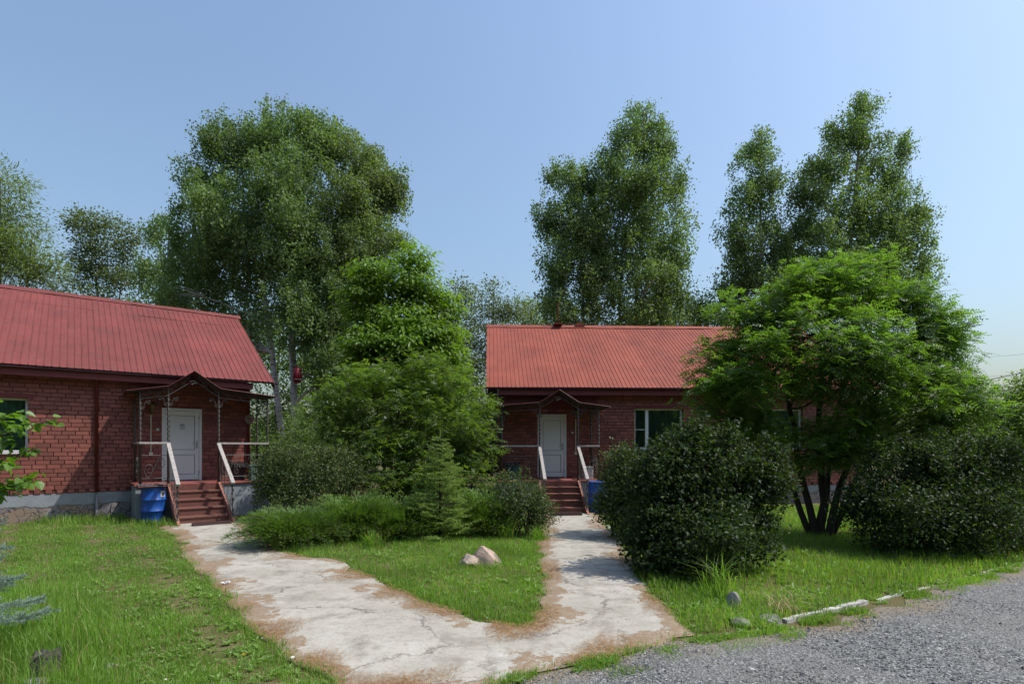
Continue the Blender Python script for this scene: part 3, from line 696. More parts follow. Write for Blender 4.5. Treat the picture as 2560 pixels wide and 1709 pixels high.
def twisted_mesh(h):
    n, sides = int(h * 75), 12; z = np.linspace(0, h, n); a = np.arange(sides) * 2 * math.pi / sides
    ps = z * 2 * math.pi / .125
    rr = .0225 + .0075 * np.cos(2 * (a[None] - ps[:, None] / 2) * 1.0)
    V = np.stack([rr * np.cos(a)[None], rr * np.sin(a)[None], np.broadcast_to(z[:, None], rr.shape)], -1).reshape(-1, 3)
    Q = [(i * sides + k, i * sides + (k + 1) % sides, (i + 1) * sides + (k + 1) % sides, (i + 1) * sides + k) for i in range(n - 1) for k in range(sides)]
    return MB().add(V, None, Q).mesh('twisted_post', True)

def porch(P, rz, label, xa, xs0, xs1, xb, d, dbase, zd, prof, dz_band, seed, wallx):
    """xa..xb the deck, xs0..xs1 the stairs, d the deck's depth, dbase where the stairs meet the ground, prof the canopy's outline"""
    rg = np.random.default_rng(seed)
    O = empty('porch', (P[0], P[1], 0), rz, label, 'porch')
    b = MB(); b.box(xa - .10, xb + .10, -d - .06, -.06, -.05, zd - .055); b.build('deck_base', M['deckwall'], O)
    b = MB(); b.box(xa - .13, xb + .13, -d - .10, -.05, zd - .055, zd, .006); b.build('deck_slab', M['deckred'], O)
    # stairs
    nr = 5; rise = zd / nr; y_top = -d - .10; run = (dbase + y_top) / nr
    for k in range(nr):
        zt = zd - rise * (k + 1) if k < nr - 1 else None
        y0 = y_top - run * k
        MB().box(xs0 + .03, xs1 - .03, y0 - .012, y0 + .012 - .002 * k, zd - rise * (k + 1) - .0, zd - rise * k - (.042 if k else .058)).build('riser', M['steps'], O)
        if k < nr - 1:
            t = MB(); t.box(xs0 + .03, xs1 - .03, y0 - run - .035, y0 - .013, zt - .04, zt, .005); o = t.build('step', M['steps'], O); o.rotation_euler = (0, rg.normal(0, .002), 0)
    for x in (xs0 - .03, xs1 - .03):
        s = MB(); s.prism([(y_top + .0, zd - .001), (y_top + .0, zd - .30), (-dbase + .05, -.02), (-dbase - .12, -.02), (-dbase - .12, .05)], 'x', x, x + .06); s.build('stringer', M['string'], O)
    # posts
    def zc(x): return float(np.interp(x, [p[0] for p in prof], [p[1] for p in prof]))
    zr = zd + 1.03
    posts = [(xa, -d), (xs0, -d), (xs1, -d), (xb, -d), (xa - .02, -.14), (xb, -.14)]
    for x, y in posts:
        h = zc(x) - dz_band - zr
        o = link('twisted_post', twisted_mesh(h), M['iron'], O, (x, y, zr))
        l = MB(); l.tube([(x, y, zd - .02), (x, y, zr)], .031, 10); l.tube([(x, y, zd), (x, y, zd + .02)], .05, 10); l.build('post', M['iron'], O, True)
        u = MB(); u.tube([(x, y, zr + h), (x, y, zc(x) - .012)], .014, 6); u.build('post_top', M['iron'], O)
    # canopy roof: thin sheet following the outline, front to wall
    n = len(prof); V = []
    for y, zz in ((-d - .13, 0), (.0, .0)):
        for x, z in prof: V.append((x, y, z + zz))
    V2 = [(x, y, z - .005) for x, y, z in V]
    Q = [(k, k + 1, n + k + 1, n + k) for k in range(n - 1)] + [(2 * n + k, 3 * n + k, 3 * n + k + 1, 2 * n + k + 1) for k in range(n - 1)] + [(k, 2 * n + k, 2 * n + k + 1, k + 1) for k in range(n - 1)] + [(0, n, 3 * n, 2 * n), (n - 1, 3 * n - 1, 4 * n - 1, 2 * n - 1)]
    MB().add(V + V2, None, Q).build('canopy_roof', M['darktrim'], O)
    e = MB(); e.tube([(x, -d - .135, z - .006) for x, z in prof], .008, 5); e.build('canopy_edge', M['trim'], O)
    e = MB(); e.tube([(x, -d, z - .03) for x, z in prof], .012, 5); e.build('top_rail', M['iron'], O)
    lo = [(x, -d, z - dz_band) for x, z in prof if xa - .01 <= x <= xb + .01]
    lo = [(xa, -d, zc(xa) - dz_band)] + lo + [(xb, -d, zc(xb) - dz_band)]
    e = MB(); e.tube(lo, .013, 5); e.build('lower_rail', M['iron'], O)
    for xx in (xa, xb):
        e = MB(); e.tube([(xx, -d, zc(xx) - dz_band), (xx, -.1, zc(xx) - dz_band)], .012, 5); e.build('side_rail', M['iron'], O)
        for yy in (-d + .05, -d + .42, -d + .80):
            o = link('scroll', SCR['S'], M['iron'], O, (xx, yy, zc(xx) - dz_band + .015)); o.rotation_euler = (0, 0, R(90)); o.scale = (1.05, 1, 1.0)
    # scrolls between the two rails
    segs = [(xa, xs0), (xs0, 0.5 * (xs0 + xs1)), (0.5 * (xs0 + xs1), xs1), (xs1, xb)]
    for a, c in segs:
        za, zc_ = zc(a), zc(c); L = math.hypot(c - a, zc_ - za); k = max(1, int(round(L / .34))); an = math.atan2(zc_ - za, c - a)
        for i in range(k):
            t = (i + .06) / k; fl = i % 2
            w = L / k * .92 / .32
            x, z = a + (c - a) * t, za + (zc_ - za) * t - dz_band + .012
            o = link('scroll', SCR['S'], M['iron'], O, (x, -d + .002, z)); o.rotation_euler = (0, -an, 0); o.scale = (w, 1, (dz_band - .05) / .22)
            if (a >= 0.5 * (xs0 + xs1) - .01):
                o.scale = (-w, 1, (dz_band - .05) / .22); o.location = (a + (c - a) * (i + .96) / k, -d + .002, za + (zc_ - za) * (i + .96) / k - dz_band + .012)
    for x, s in ((xa, 1), (xs0, -1), (xs0, 1), (xs1, -1), (xs1, 1), (xb, -1)):
        o = link('bracket_scroll', SCR['C'], M['iron'], O, (x + s * .02, -d, zc(x) - dz_band - .31)); o.scale = (s * (.95 if x in (xs0, xs1) else .9), 1, 1)
    # hanging ornament in the gable
    xm = .5 * (xs0 + xs1); zt = zc(xm) - dz_band
    h = MB(); p = np.array([(-.10, 0, .02), (-.02, 0, .035), (.05, 0, .015), (.06, 0, -.02), (0, 0, -.03), (-.07, 0, -.045), (-.03, 0, -.075)]) + (xm, -d, zt - .05); h.tube(p, .009, 5)
    h.tube([(xm, -d, zt - .03), (xm, -d, zt + .01)], .008, 5); h.build('ornament', M['rail'], O)
    # rails: wooden tops, iron scroll panels
    def hand(x0, y0, x1, y1):
        a = math.atan2(y1 - y0, x1 - x0); L = math.hypot(x1 - x0, y1 - y0)
        m = MB().box(0, L, -.035, .035, -.025, .025, .006); o = m.build('handrail', M['rail'], O); o.location = (x0, y0, zr); o.rotation_euler = (0, 0, a)
    hand(xa - .03, -d, xs0 + .03, -d); hand(xs1 - .03, -d, xb + .03, -d); hand(xa - .021, -d + .04, xa - .021, -.08); hand(xb, -d + .04, xb, -.08)
    def panel(x0, x1, y, ax='x'):
        L = x1 - x0
        for zz in (zd + .14, zd + .72):
            t = MB(); t.tube([(x0, y, zz), (x1, y, zz)] if ax == 'x' else [(y, x0, zz), (y, x1, zz)], .0075, 5); t.build('rail_bar', M['iron'], O)
        k = max(1, int(round(L / .6)))
        for i in range(k):
            c = x0 + L * (i + .5) / k
            o = link('scroll_panel', SCR['P'], M['iron'], O); o.scale = (1 if i % 2 == 0 else -1, 1, 1.08)
            o.location = (c - .23 * o.scale[0], y, zd + .07) if ax == 'x' else (y, c - .23 * o.scale[0], zd + .07)
            if ax != 'x': o.rotation_euler = (0, 0, R(90))
            if L > .9:
                o = link('scroll_panel', SCR['R'], M['iron'], O); o.scale = (1 if i % 2 else -1, 1, 1.1)
                o.location = (c - .18 * o.scale[0], y, zd + .12) if ax == 'x' else (y, c - .18 * o.scale[0], zd + .12)
                if ax != 'x': o.rotation_euler = (0, 0, R(90))
    panel(xa, xs0, -d); panel(xs1, xb, -d); panel(-d, -.12, xa - .02, 'y'); panel(-d, -.12, xb, 'y')
    # stair rails
    slope = zd / (dbase - d - .1)
    ye = -dbase - .02
    bal = MB().tube([(0, 0, 0), (0, 0, .78)], .006, 5).mesh('baluster')
    for x in (xs0, xs1):
        z0 = zr - .005; z1 = zr - slope * (-ye - d); L = math.hypot(ye + d, z1 - z0)
        m = MB().box(-.045, .045, 0, L, -.028, .028, .006); o = m.build('stair_handrail', M['rail'], O)
        o.location = (x, -d + .02, z0); o.rotation_euler = (math.atan2(z1 - z0, -(ye + d)), 0, R(180)); o.rotation_euler = (math.atan2(z1 - z0, -(ye + d)), 0, R(180))
        t = MB()
        nb = 9
        for i in range(1, nb):
            yy = -d + (ye + .1 + d) * i / nb; zz = zd - .02 - slope * (-yy - d - .1)
            o = link('baluster', bal, M['iron'], O, (x + .012 * (1 if i % 2 else -1), yy, zz + .10)); o.rotation_euler = (R(-14 if i % 2 else 10), 0, 0); o.scale = (1, 1, .95)
        t = MB(); t.tube([(x, -d - .1, zd + .12), (x, ye + .12, zd + .12 - slope * (-ye - .12 - d - .1))], .008, 5); t.build('lower_stair_bar', M['iron'], O)
        yy = ye + .10; zb = max(.02, zd - slope * (-yy - d - .1)); zz = np.linspace(zb, z1 - .03, 40)
        t = MB(); t.tube(np.column_stack([x + .018 * np.sin(zz * 26), yy + .025 * np.cos(zz * 26), zz]), .013, 5); t.tube([(x, yy, zb), (x, yy, z1 - .02)], .014, 6); t.build('newel', M['iron'], O)
    return O
porch(LP, LA, 'porch with black wrought iron canopy and red steps at the left house', -1.08, -.478, .684, 1.925, 1.30, 3.05, .92,
      [(-1.36, 3.24), (-.48, 3.41), (.10, 3.84), (.70, 3.42), (2.15, 3.28)], .24, 1, None)
porch(RP, RA, 'porch with dark iron canopy and red steps at the right house', -1.67, -.53, .64, 1.26, 1.40, 3.05, .854,
      [(-1.95, 3.09), (-.55, 3.20), (.06, 3.58), (.66, 3.20), (1.62, 3.07)], .20, 2, None)

# ------------------------------------------------------------------ things around the porches
def local(P, rz, x, y):
    c, s = math.cos(rz), math.sin(rz); return (P[0] + x * c - y * s, P[1] + x * s + y * c)
def barrel(loc, rz, label, paper):
    B = empty('plastic_barrel', (loc[0], loc[1], 0), rz, label, 'barrel', 'blue barrels beside the porches')
    m = MB(); sc_ = .87; m.lathe([(sc_ * q[0], q[1]) for q in [(.001, .0), (.265, .0), (.28, .02), (.292, .10), (.300, .28), (.309, .287), (.309, .303), (.301, .31), (.303, .55), (.311, .557), (.311, .573), (.303, .58), (.300, .76), (.290, .84), (.285, .86), (.295, .87), (.295, .885), (.275, .89), (.26, .868), (.001, .866)]], 36); m.build('drum', M['barrel'], B, True)
    if paper:
        a = np.linspace(R(-62), R(-34), 8); r = .269; V = [(r * math.cos(t), r * math.sin(t), z) for z in (.63, .78) for t in a]
        MB().add(V, None, [(k, k + 1, 9 + k, 8 + k) for k in range(7)]).build('paper_label', M['paper'], B, True)
        q = MB()
        for (a0, z0, a1, z1) in ((-55, .655, -50, .755), (-50, .755, -47, .66), (-44, .66, -43, .75), (-43, .75, -38, .70), (-57, .70, -46, .69)):
            q.tube([(.271 * math.cos(R(a0)), .271 * math.sin(R(a0)), z0), (.271 * math.cos(R(a1)), .271 * math.sin(R(a1)), z1)], .0035, 4)
        q.build('scribble', M['ink'], B)
    return B
b = local(LP, LA, -.84, -1.73)
barrel(b, LA, 'blue plastic barrel with a white label beside the left porch steps', True)
t = MB(); t.box(-.34, .32, -.31, .28, .0, .022, .004)
lid = empty('board_cover', (b[0], b[1], .892), LA, 'rough board and crumpled metal sheet covering the barrel at the left porch', 'cover')
t.build('board', M['string'], lid)
rg = np.random.default_rng(5); n = 15; xs = np.linspace(-.33, .31, n); V = []
for y in (-.30, 0, .26): V += [(x, y, .030 + .016 * (k % 2) + rg.uniform(0, .012)) for k, x in enumerate(xs)]
MB().add(V, None, [(r * n + k, r * n + k + 1, (r + 1) * n + k + 1, (r + 1) * n + k) for r in range(2) for k in range(n - 1)]).build('metal_sheet', M['galv'], lid)
barrel((2.40, 15.75), RA, 'blue plastic barrel half hidden by bushes beside the right porch steps', False)

def bin_(loc, z, rz, label, r0, r1, h, mat, bag):
    B = empty('waste_bin', (loc[0], loc[1], z), rz, label, 'bin')
    MB().lathe([(.001, 0), (r0, 0), (r0 + .008, .01), (r1, h), (r1 + .018, h + .006), (r1 + .018, h + .03), (r1 - .01, h + .03), (r1 - .03, h - .12), (.001, h - .13)], 28).build('bucket', mat, B, True)
    if bag:
        rg = np.random.default_rng(3); n = 56; a = np.arange(n) * 2 * math.pi / n; m = MB(); V = []
        for rr, zz in ((r1 - .03, h - .03), (r1 + .01, h + .045), (r1 + .032, h + .02), (r1 + .028, h - .07)):
            w = rg.normal(0, .010, n); V += [((rr + w[k]) * math.cos(a[k]), (rr + w[k]) * math.sin(a[k]), zz + rg.normal(0, .012)) for k in range(n)]
        m.add(V, None, [(r * n + k, r * n + (k + 1) % n, (r + 1) * n + (k + 1) % n, (r + 1) * n + k) for r in range(3) for k in range(n)]).build('bin_bag', M['bag'], B, True)
    MB().tube([(r1 * math.cos(q), r1 * math.sin(q) - .0, h - .03 - .12 * math.sin(q)) for q in np.linspace(0, math.pi, 14)], .004, 5).build('bail_handle', M['iron'], B).location = (0, -.02, 0)
    return B
bin_(local(LP, LA, 1.28, -.72), .92, LA, 'dark grey waste bin with black bag on the left porch', .165, .215, .44, M['bin_black'], True)
bin_(local(RP, RA, -1.30, -.55), .854, RA, 'teal bin with dark bag on the right porch', .165, .205, .46, M['teal'], True)
def crate(loc, z, rz, label, w, d, h, mat):
    B = empty('storage_box', (loc[0], loc[1], z), rz, label, 'box')
    MB().box(-w / 2, w / 2, -d / 2, d / 2, 0, h, .012).build('body', mat, B); MB().box(-w / 2 - .012, w / 2 + .012, -d / 2 - .012, d / 2 + .012, h + .001, h + .03, .006).build('lid', mat, B)
crate(local(LP, LA, 1.70, -1.02), .92, LA, 'pale teal box at the right end of the left porch', .36, .30, .40, M['paleteal'])
crate(local(RP, RA, 1.05, -.75), .854, RA, 'white box behind the railing at the right end of the right porch', .28, .26, .36, M['whitebox'])

def grate_mat(loc, z, rz, label, w, d, h):
    B = empty('door_mat', (loc[0], loc[1], z), rz, label, 'mat')
    f = MB(); f.box(-w / 2, w / 2, -d / 2, -d / 2 + .03, 0, h); f.box(-w / 2, w / 2, d / 2 - .03, d / 2, 0, h); f.box(-w / 2, -w / 2 + .03, -d / 2 + .03, d / 2 - .03, 0, h); f.box(w / 2 - .03, w / 2, -d / 2 + .03, d / 2 - .03, 0, h); f.build('frame', M['matrub'], B)
    sm = MB().box(0, .018, -d / 2 + .03, d / 2 - .03, .01, h - .004).mesh('mat_bar')
    k = int((w - .08) / .045)
    for i in range(k): link('mat_bar', sm, M['matrub'], B, (-w / 2 + .045 + i * .045, 0, 0)).rotation_euler = (0, 0, 0)
grate_mat(local(LP, LA, .18, -3.26), .034, LA, 'brown slatted foot mat at the bottom of the left porch steps', .80, .26, .05)
grate_mat(local(RP, RA, .02, -3.28), .034, RA, 'brown slatted foot mat at the bottom of the right porch steps', .82, .32, .06)

# overhead cables
def cable(p0, p1, sag, r, label):
    p0, p1 = np.array(p0), np.array(p1); t = np.linspace(0, 1, 24)[:, None]
    P = p0 * (1 - t) + p1 * t; P[:, 2] -= (4 * t * (1 - t))[:, 0] * sag
    tag(MB().tube(P, r, 6).build('overhead_cable', M['wire']), label, 'cable')
cable(at(2200, 955, 26), at(2700, 885, 22), .55, .016, 'thick black overhead cable crossing the sky at the right edge')
cable(at(2250, 893, 40), at(2700, 868, 38), .3, .008, 'faint thin wire highest in the sky at the right edge')
cable(at(2250, 948, 40), at(2700, 912, 38), .3, .008, 'faint thin wire just below the thick black cable at the right edge')
cable(at(1060, 862, 21), at(1216, 866, 19.5), .08, .012, 'thin wire running to the left end of the right roof')

# ------------------------------------------------------------------ plants: shared builders
TRI = [0]
def leaves(P, D, U, L, W, fold=.12, droop=.0):
    """one rhombic leaf per row: P base, D direction, U up side, L length, W width"""
    D = nrm(D); S = nrm(np.cross(D, U)); N = np.cross(S, D); L = np.asarray(L)[:, None]; W = np.asarray(W)[:, None]
    mid = P + D * L * .45 - np.array((0, 0, 1.0)) * droop * L * .1
    V = np.stack([P, mid + S * W * .5 + N * W * fold, P + D * L - np.array((0, 0, 1.0)) * droop * L * .35, mid - S * W * .5 + N * W * fold], 1).reshape(-1, 3)
    return V, np.arange(len(V)).reshape(-1, 4)
def rdir(rg, n): return nrm(rg.normal(size=(n, 3)))
def gaps(C, rg, wl, q):
    f = np.zeros(len(C))
    for _ in range(6):
        k = rdir(rg, 1)[0] * 2 * math.pi / (wl * rg.uniform(.6, 1.6)); f += np.sin(C @ k + rg.uniform(0, 6.28))
    return f > np.quantile(f, q)
def lob(*rows):
    """crown masses given as seen: px, py, distance, half width px, half height px"""
    out = []
    for r in rows:
        px, py, Y, rx, ry = r[:5]; c = at(px, py, Y); out.append((c, np.array((rx * Y / F, (r[5] if len(r) > 5 else rx * .9) * Y / F, ry * Y / F))))
    return out
def rough(lobes, rg, k, f, up=.15):
    """adds smaller masses on the outside of each one so that the outline is lumpy"""
    out = list(lobes)
    for c, r in lobes:
        for _ in range(k):
            d = rdir(rg, 1)[0]; d[2] = d[2] * .8 + up; out.append((c + d * r * rg.uniform(.75, 1.0), r * f * rg.uniform(.6, 1.3)))
    return out
def clusters(rg, lobes, n, shell=.42, wl=1.4, q=.22, stray=.09):
    w = np.array([(l[1][0] * l[1][2]) ** 1.1 for l in lobes]); w /= w.sum()
    k = rg.choice(len(lobes), int(n / (1 - q)) + 8, p=w); c = np.array([l[0] for l in lobes])[k]; r = np.array([l[1] for l in lobes])[k]
    d = rdir(rg, len(k)); rad = rg.random(len(k)) ** shell
    rad *= 1 + .16 * np.sin(d[:, 0] * 5 + k) * np.sin(d[:, 2] * 6 + k * 2.1)
    rad = np.where(rg.random(len(k)) < stray, rad * rg.uniform(1.0, 1.25, len(k)), rad)
    C = c + d * r * rad[:, None]; m = gaps(C, rg, wl, q)
    return C[m][:n], k[m][:n], (d * 1.0)[m][:n]

def limbs(rg, tr, trunkline, trunkr, lobes, C, K, rl, twigs=9, zmin=1.5):
    """branches from the trunk into every crown mass, twigs towards leaf clusters"""
    T = np.asarray(trunkline)
    for i, (c, r) in enumerate(lobes):
        hd = np.hypot(*(T[:, :2] - c[:2]).T); target = c[2] - r[2] * .3 - hd.min() * .55
        j = int(np.argmin(np.abs(T[:, 2] - np.clip(target, zmin, T[-1, 2] - .05)))); p0 = T[j]
        P = curve(p0, c + (0, 0, r[2] * .2), (0, 0, -.06 * np.linalg.norm(c - p0)) + rg.normal(0, .05, 3) * np.linalg.norm(c - p0), 8)
        r0 = min(rl, trunkr[j] * .6); tr.tube(P, np.linspace(r0, r0 * .25, 8), 5, False)
        own = np.where(K == i)[0]
        for q in rg.choice(own, min(twigs, len(own)), replace=False) if len(own) else []:
            a = P[rg.integers(2, 8)]; L = np.linalg.norm(C[q] - a)
            tr.tube(curve(a, C[q], (0, 0, .08 * L), 5), np.linspace(r0 * .32, r0 * .08, 5), 4, False)

def trunk_line(base, top, wob, rg, n=12):
    t = np.linspace(0, 1, n)[:, None]; P = np.array(base) * (1 - t) + np.array(top) * t
    w = np.cumsum(rg.normal(0, wob, (n, 3)), 0); w -= t * w[-1]; w[:, 2] = 0; return P + w * np.sin(t * math.pi) ** .5

def tree(kind, label, group, trunks, lobes, n_cl, per, leaf, mat, bark, seed, style='birch', r0=.15, q=.22, wl=1.4, twigs=4, shell=.42, cl=.3, cat='tree', rl=.06, extra=None):
    """trunks: (base xy, top xyz, share of radius); the crown is one mass of single leaves"""
    rg = np.random.default_rng(seed); bx, by = trunks[0][0]
    E = empty(kind, (bx, by, 0), 0, label, cat, group)
    lobes = rough(lobes, rg, 2, .34, .3); C, K, Dv = clusters(rg, lobes, n_cl, shell, wl, q, .03)
    tr = MB(); lines = []
    for (b, top, s) in trunks:
        L = trunk_line((b[0], b[1], -.1), top, .05, rg, 14); rr = np.linspace(r0 * s, r0 * s * .18, 14); rr[0] *= 1.25
        tr.tube(L, rr, 9, False); lines.append((L, rr))
    cc = np.array([l[0] for l in lobes])
    who = np.array([int(np.argmin([np.abs(np.interp(c[2], L[:, 2], L[:, 0]) - c[0]) + np.abs(np.interp(c[2], L[:, 2], L[:, 1]) - c[1]) for L, _ in lines])) for c in cc])
    for t in range(len(lines)):
        idx = np.where(who == t)[0]
        for i in idx:
            m = K == i; limbs(rg, tr, lines[t][0], lines[t][1], [lobes[i]], C[m], np.zeros(m.sum(), int), rl, twigs)
    tm = tr.mesh('trunk', True); V0 = np.array((bx, by, 0))
    shift(tm, -V0); link('trunk', tm, bark, E)
    n = len(C); idx = np.repeat(np.arange(n), per); N = len(idx); c = C[idx]
    if style == 'birch':                       # hanging sprays
        t = rg.random(N); ln = rg.uniform(.35, 1.0, n)[idx] * cl * 3.2; cs = rg.uniform(.55, 1.45, n)[idx]; ph = rg.uniform(0, 6.28, (n, 3)); s = rg.integers(0, 3, N); a = ph[idx, s]
        hd = rg.uniform(.25, 1.0, N) * cl * cs
        P = c + np.column_stack([np.cos(a) * hd, np.sin(a) * hd, .1 - t * ln]) + rg.normal(0, cl * .22, (N, 3))
        D = rdir(rg, N) * .8 + np.array((0, 0, -.75)); U = rdir(rg, N) + np.array((.25, -.1, .35))
    elif style == 'round':
        P = c + rg.normal(0, 1, (N, 3)) * np.array((cl, cl, cl * .55)); D = nrm(P - c) * .7 + rdir(rg, N) * .6 + Dv[idx] * .4 + np.array((0, 0, -.15)); U = np.array((0, 0, 1.0)) + rdir(rg, N) * .75
    elif style == 'layer':                     # flat tiers of leaves, edges drooping
        P = c + rg.normal(0, 1, (N, 3)) * np.array((cl, cl, cl * .30)); D = nrm((P - c) * (1, 1, .3)) + rdir(rg, N) * .35 + np.array((0, 0, -.35)); U = np.array((0, 0, 1.0)) + rdir(rg, N) * .4
    L = leaf[0] * rg.uniform(.55, 1.4, N); V, Qd = leaves(P, D, U, L, L * leaf[1], .12, 1.0 if style == 'layer' else 0)
    link('crown', make_mesh('crown', V - V0, None, Qd), mat, E); TRI[0] += 2 * N
    if extra: extra(rg, E, C, Dv, V0)
    return E
def shift(me, v):
    co = np.empty(len(me.vertices) * 3, np.float32); me.vertices.foreach_get('co', co); co = co.reshape(-1, 3) + np.asarray(v, np.float32); me.vertices.foreach_set('co', co.ravel()); me.update()

def compound(rg, P, A, U, L, pairs, lw, V0):
    """feathered leaves: a bowed midrib with pairs of leaflets and one at the tip"""
    n = len(P); A = nrm(A); S = nrm(np.cross(A, U)); Nn = np.cross(S, A); VV, QQ, o = [], [], 0
    for k in range(pairs * 2 + 1):
        p = (k // 2 + 1.2) / (pairs + 1.2); side = (1 if k % 2 else -1) if k < pairs * 2 else 0
        pos = P + A * (L * p)[:, None] - np.array((0, 0, 1.0)) * (L * .32 * p * p)[:, None]
        D = (S * side * .95 + A * .42 + rg.normal(0, .10, (n, 3)) - np.array((0, 0, .22))) if side else A - np.array((0, 0, .5))
        l = L * (.40 - .16 * abs(p - .45)) * rg.uniform(.85, 1.1, n)
        V, Q = leaves(pos, D, Nn + rg.normal(0, .15, (n, 3)), l, l * lw, .08); VV.append(V - V0); QQ.append(Q + o); o += len(V)
    return np.concatenate(VV), np.concatenate(QQ)

def rowan(kind, label, trunks, lobes, n_cl, per, L0, pairs, mat, bark, seed, umbels, cl=.2, q=.2, r0=.07, rl=.03, cat='tree', twigs=6, wl=.9, shell=.45, lw=.38):
    rg = np.random.default_rng(seed); bx, by = trunks[0][0]; V0 = np.array((bx, by, 0)); E = empty(kind, (bx, by, 0), 0, label, cat)
    lobes = rough(lobes, rg, 2, .38, .25); C, K, Dv = clusters(rg, lobes, n_cl, shell, wl, q); tr = MB(); lines = []
    for b, top, s in trunks:
        Ln = trunk_line((b[0], b[1], -.1), top, .035, rg, 12); rr = np.linspace(r0 * s, r0 * s * .3, 12); tr.tube(Ln, rr, 8, False); lines.append((Ln, rr))
    for i, l in enumerate(lobes):
        t = int(np.argmin([np.linalg.norm(Ln[-1] - l[0]) for Ln, _ in lines])); m = K == i; limbs(rg, tr, lines[t][0], lines[t][1], [l], C[m], np.zeros(m.sum(), int), rl, twigs, .9)
    tm = tr.mesh('trunk', True); shift(tm, -V0); link('trunk', tm, bark, E)
    n = len(C); idx = np.repeat(np.arange(n), per); N = len(idx); a = rg.uniform(0, 6.28, N)
    A = np.column_stack([np.cos(a), np.sin(a), rg.normal(.12, .22, N)]) + Dv[idx] * .55
    P = C[idx] + rg.normal(0, cl * .35, (N, 3)) * (1, 1, .5)
    V, Q = compound(rg, P, A, np.array((0, 0, 1.0)) + rdir(rg, N) * .85, L0 * rg.uniform(.7, 1.15, N), pairs, lw, V0)
    link('crown', make_mesh('crown', V, None, Q), mat, E); TRI[0] += 2 * len(Q)
    if umbels:
        s = rg.choice(n, min(umbels, n), replace=False); s = s[Dv[s, 2] > -.2]; m = 26
        p = np.repeat(C[s] + (0, 0, .06), m, 0); p = p + rg.normal(0, 1, (len(p), 3)) * (.055, .055, .015)
        U = np.tile(np.array((0, 0, 1.0)), (len(p), 1)) + rdir(rg, len(p)) * .4; D = rdir(rg, len(p)) * (1, 1, .3)
        V, Q = leaves(p, D, U, np.full(len(p), .026), np.full(len(p), .022)); link('flower_heads', make_mesh('flower_heads', V - V0, None, Q), LM['umbel'], E)
    return E

def bush(label, base, lobes, n_cl, per, leaf, mat, seed, cl=.09, shoots=40, shoot_h=.28, shell=.3, q=.15, wl=.5, group=None, kind='bush', stems=14, rk=5):
    rg = np.random.default_rng(seed); V0 = np.array((base[0], base[1], 0)); E = empty(kind, (base[0], base[1], 0), 0, label, 'bush', group)
    lobes = rough(lobes, rg, rk, .36); C, K, Dv = clusters(rg, lobes, n_cl, shell, wl, q); m_ = C[:, 2] > .06; C, K, Dv = C[m_], K[m_], Dv[m_]; n = len(C)
    tr = MB()
    for i in range(stems):
        tgt = C[rg.integers(0, n)]; a = rg.uniform(0, 6.28); b = np.array((base[0] + .22 * math.cos(a), base[1] + .22 * math.sin(a), -.05))
        tr.tube(curve(b, tgt, (0, 0, .2), 7), np.linspace(.018, .005, 7), 5, False)
    for i in range(60):
        tgt = C[rg.integers(0, n)]; k = int(np.argmin(np.linalg.norm(C[rg.integers(0, n, 30)] - tgt, axis=1))); p = np.array((base[0], base[1], .3)) * .45 + tgt * .55
        tr.tube(curve(p, tgt, rg.normal(0, .05, 3), 5), np.linspace(.007, .003, 5), 4, False)
    N = n * per; idx = np.repeat(np.arange(n), per); P = C[idx] + rg.normal(0, cl, (N, 3)); D = rdir(rg, N) + Dv[idx] * .5 + np.array((0, 0, .15)); U = np.array((0, 0, .8)) + rdir(rg, N) * .9 + Dv[idx] * .5
    PP, DD, UU = [P], [D], [U]
    top = np.argsort(-C[:, 2] - .25 * rg.random(n))[:max(shoots * 4, 1)]
    for i in range(shoots):
        c = C[rg.choice(top)]; h = shoot_h * rg.uniform(.35, 1.1); e = c + np.array((rg.normal(0, .07), rg.normal(0, .07), h)); ln = curve(c, e, rg.normal(0, .02, 3), 5); tr.tube(ln, np.linspace(.004, .002, 5), 4, False)
        m = int(9 + h * 45); t = rg.random(m)[:, None]; PP.append(c * (1 - t) + e * t + rg.normal(0, .006, (m, 3))); d = rdir(rg, m); d[:, 2] = np.abs(d[:, 2]) * .7 + .25; DD.append(d); UU.append(np.array((0, 0, 1.0)) + rdir(rg, m) * .6)
    out = np.where((np.abs(Dv[:, 2]) < .75) & (C[:, 2] > .35))[0]
    for i in range(shoots):                     # stray shoots pushing out of the sides
        k = rg.choice(out); c = C[k]; h = shoot_h * rg.uniform(.5, 1.2); e = c + Dv[k] * h * (1, 1, .2) + (0, 0, h * rg.uniform(.1, .8)); tr.tube(curve(c, e, (0, 0, -.01), 4), np.linspace(.004, .002, 4), 4, False)
        m = int(8 + h * 40); t = rg.random(m)[:, None]; PP.append(c * (1 - t) + e * t + rg.normal(0, .007, (m, 3))); DD.append(rdir(rg, m) + Dv[k] * .4 + (0, 0, .2)); UU.append(np.array((0, 0, 1.0)) + rdir(rg, m) * .6)
    P, D, U = np.concatenate(PP), np.concatenate(DD), np.concatenate(UU); N = len(P); L = leaf[0] * rg.uniform(.55, 1.4, N)
    tm = tr.mesh('stems', True); shift(tm, -V0); tag(link('stems', tm, M['bark'], E), kind='stuff')
    V, Q = leaves(P, D, U, L, L * leaf[1], .10); link('foliage', make_mesh('foliage', V - V0, None, Q), mat, E); TRI[0] += 2 * N
    return E

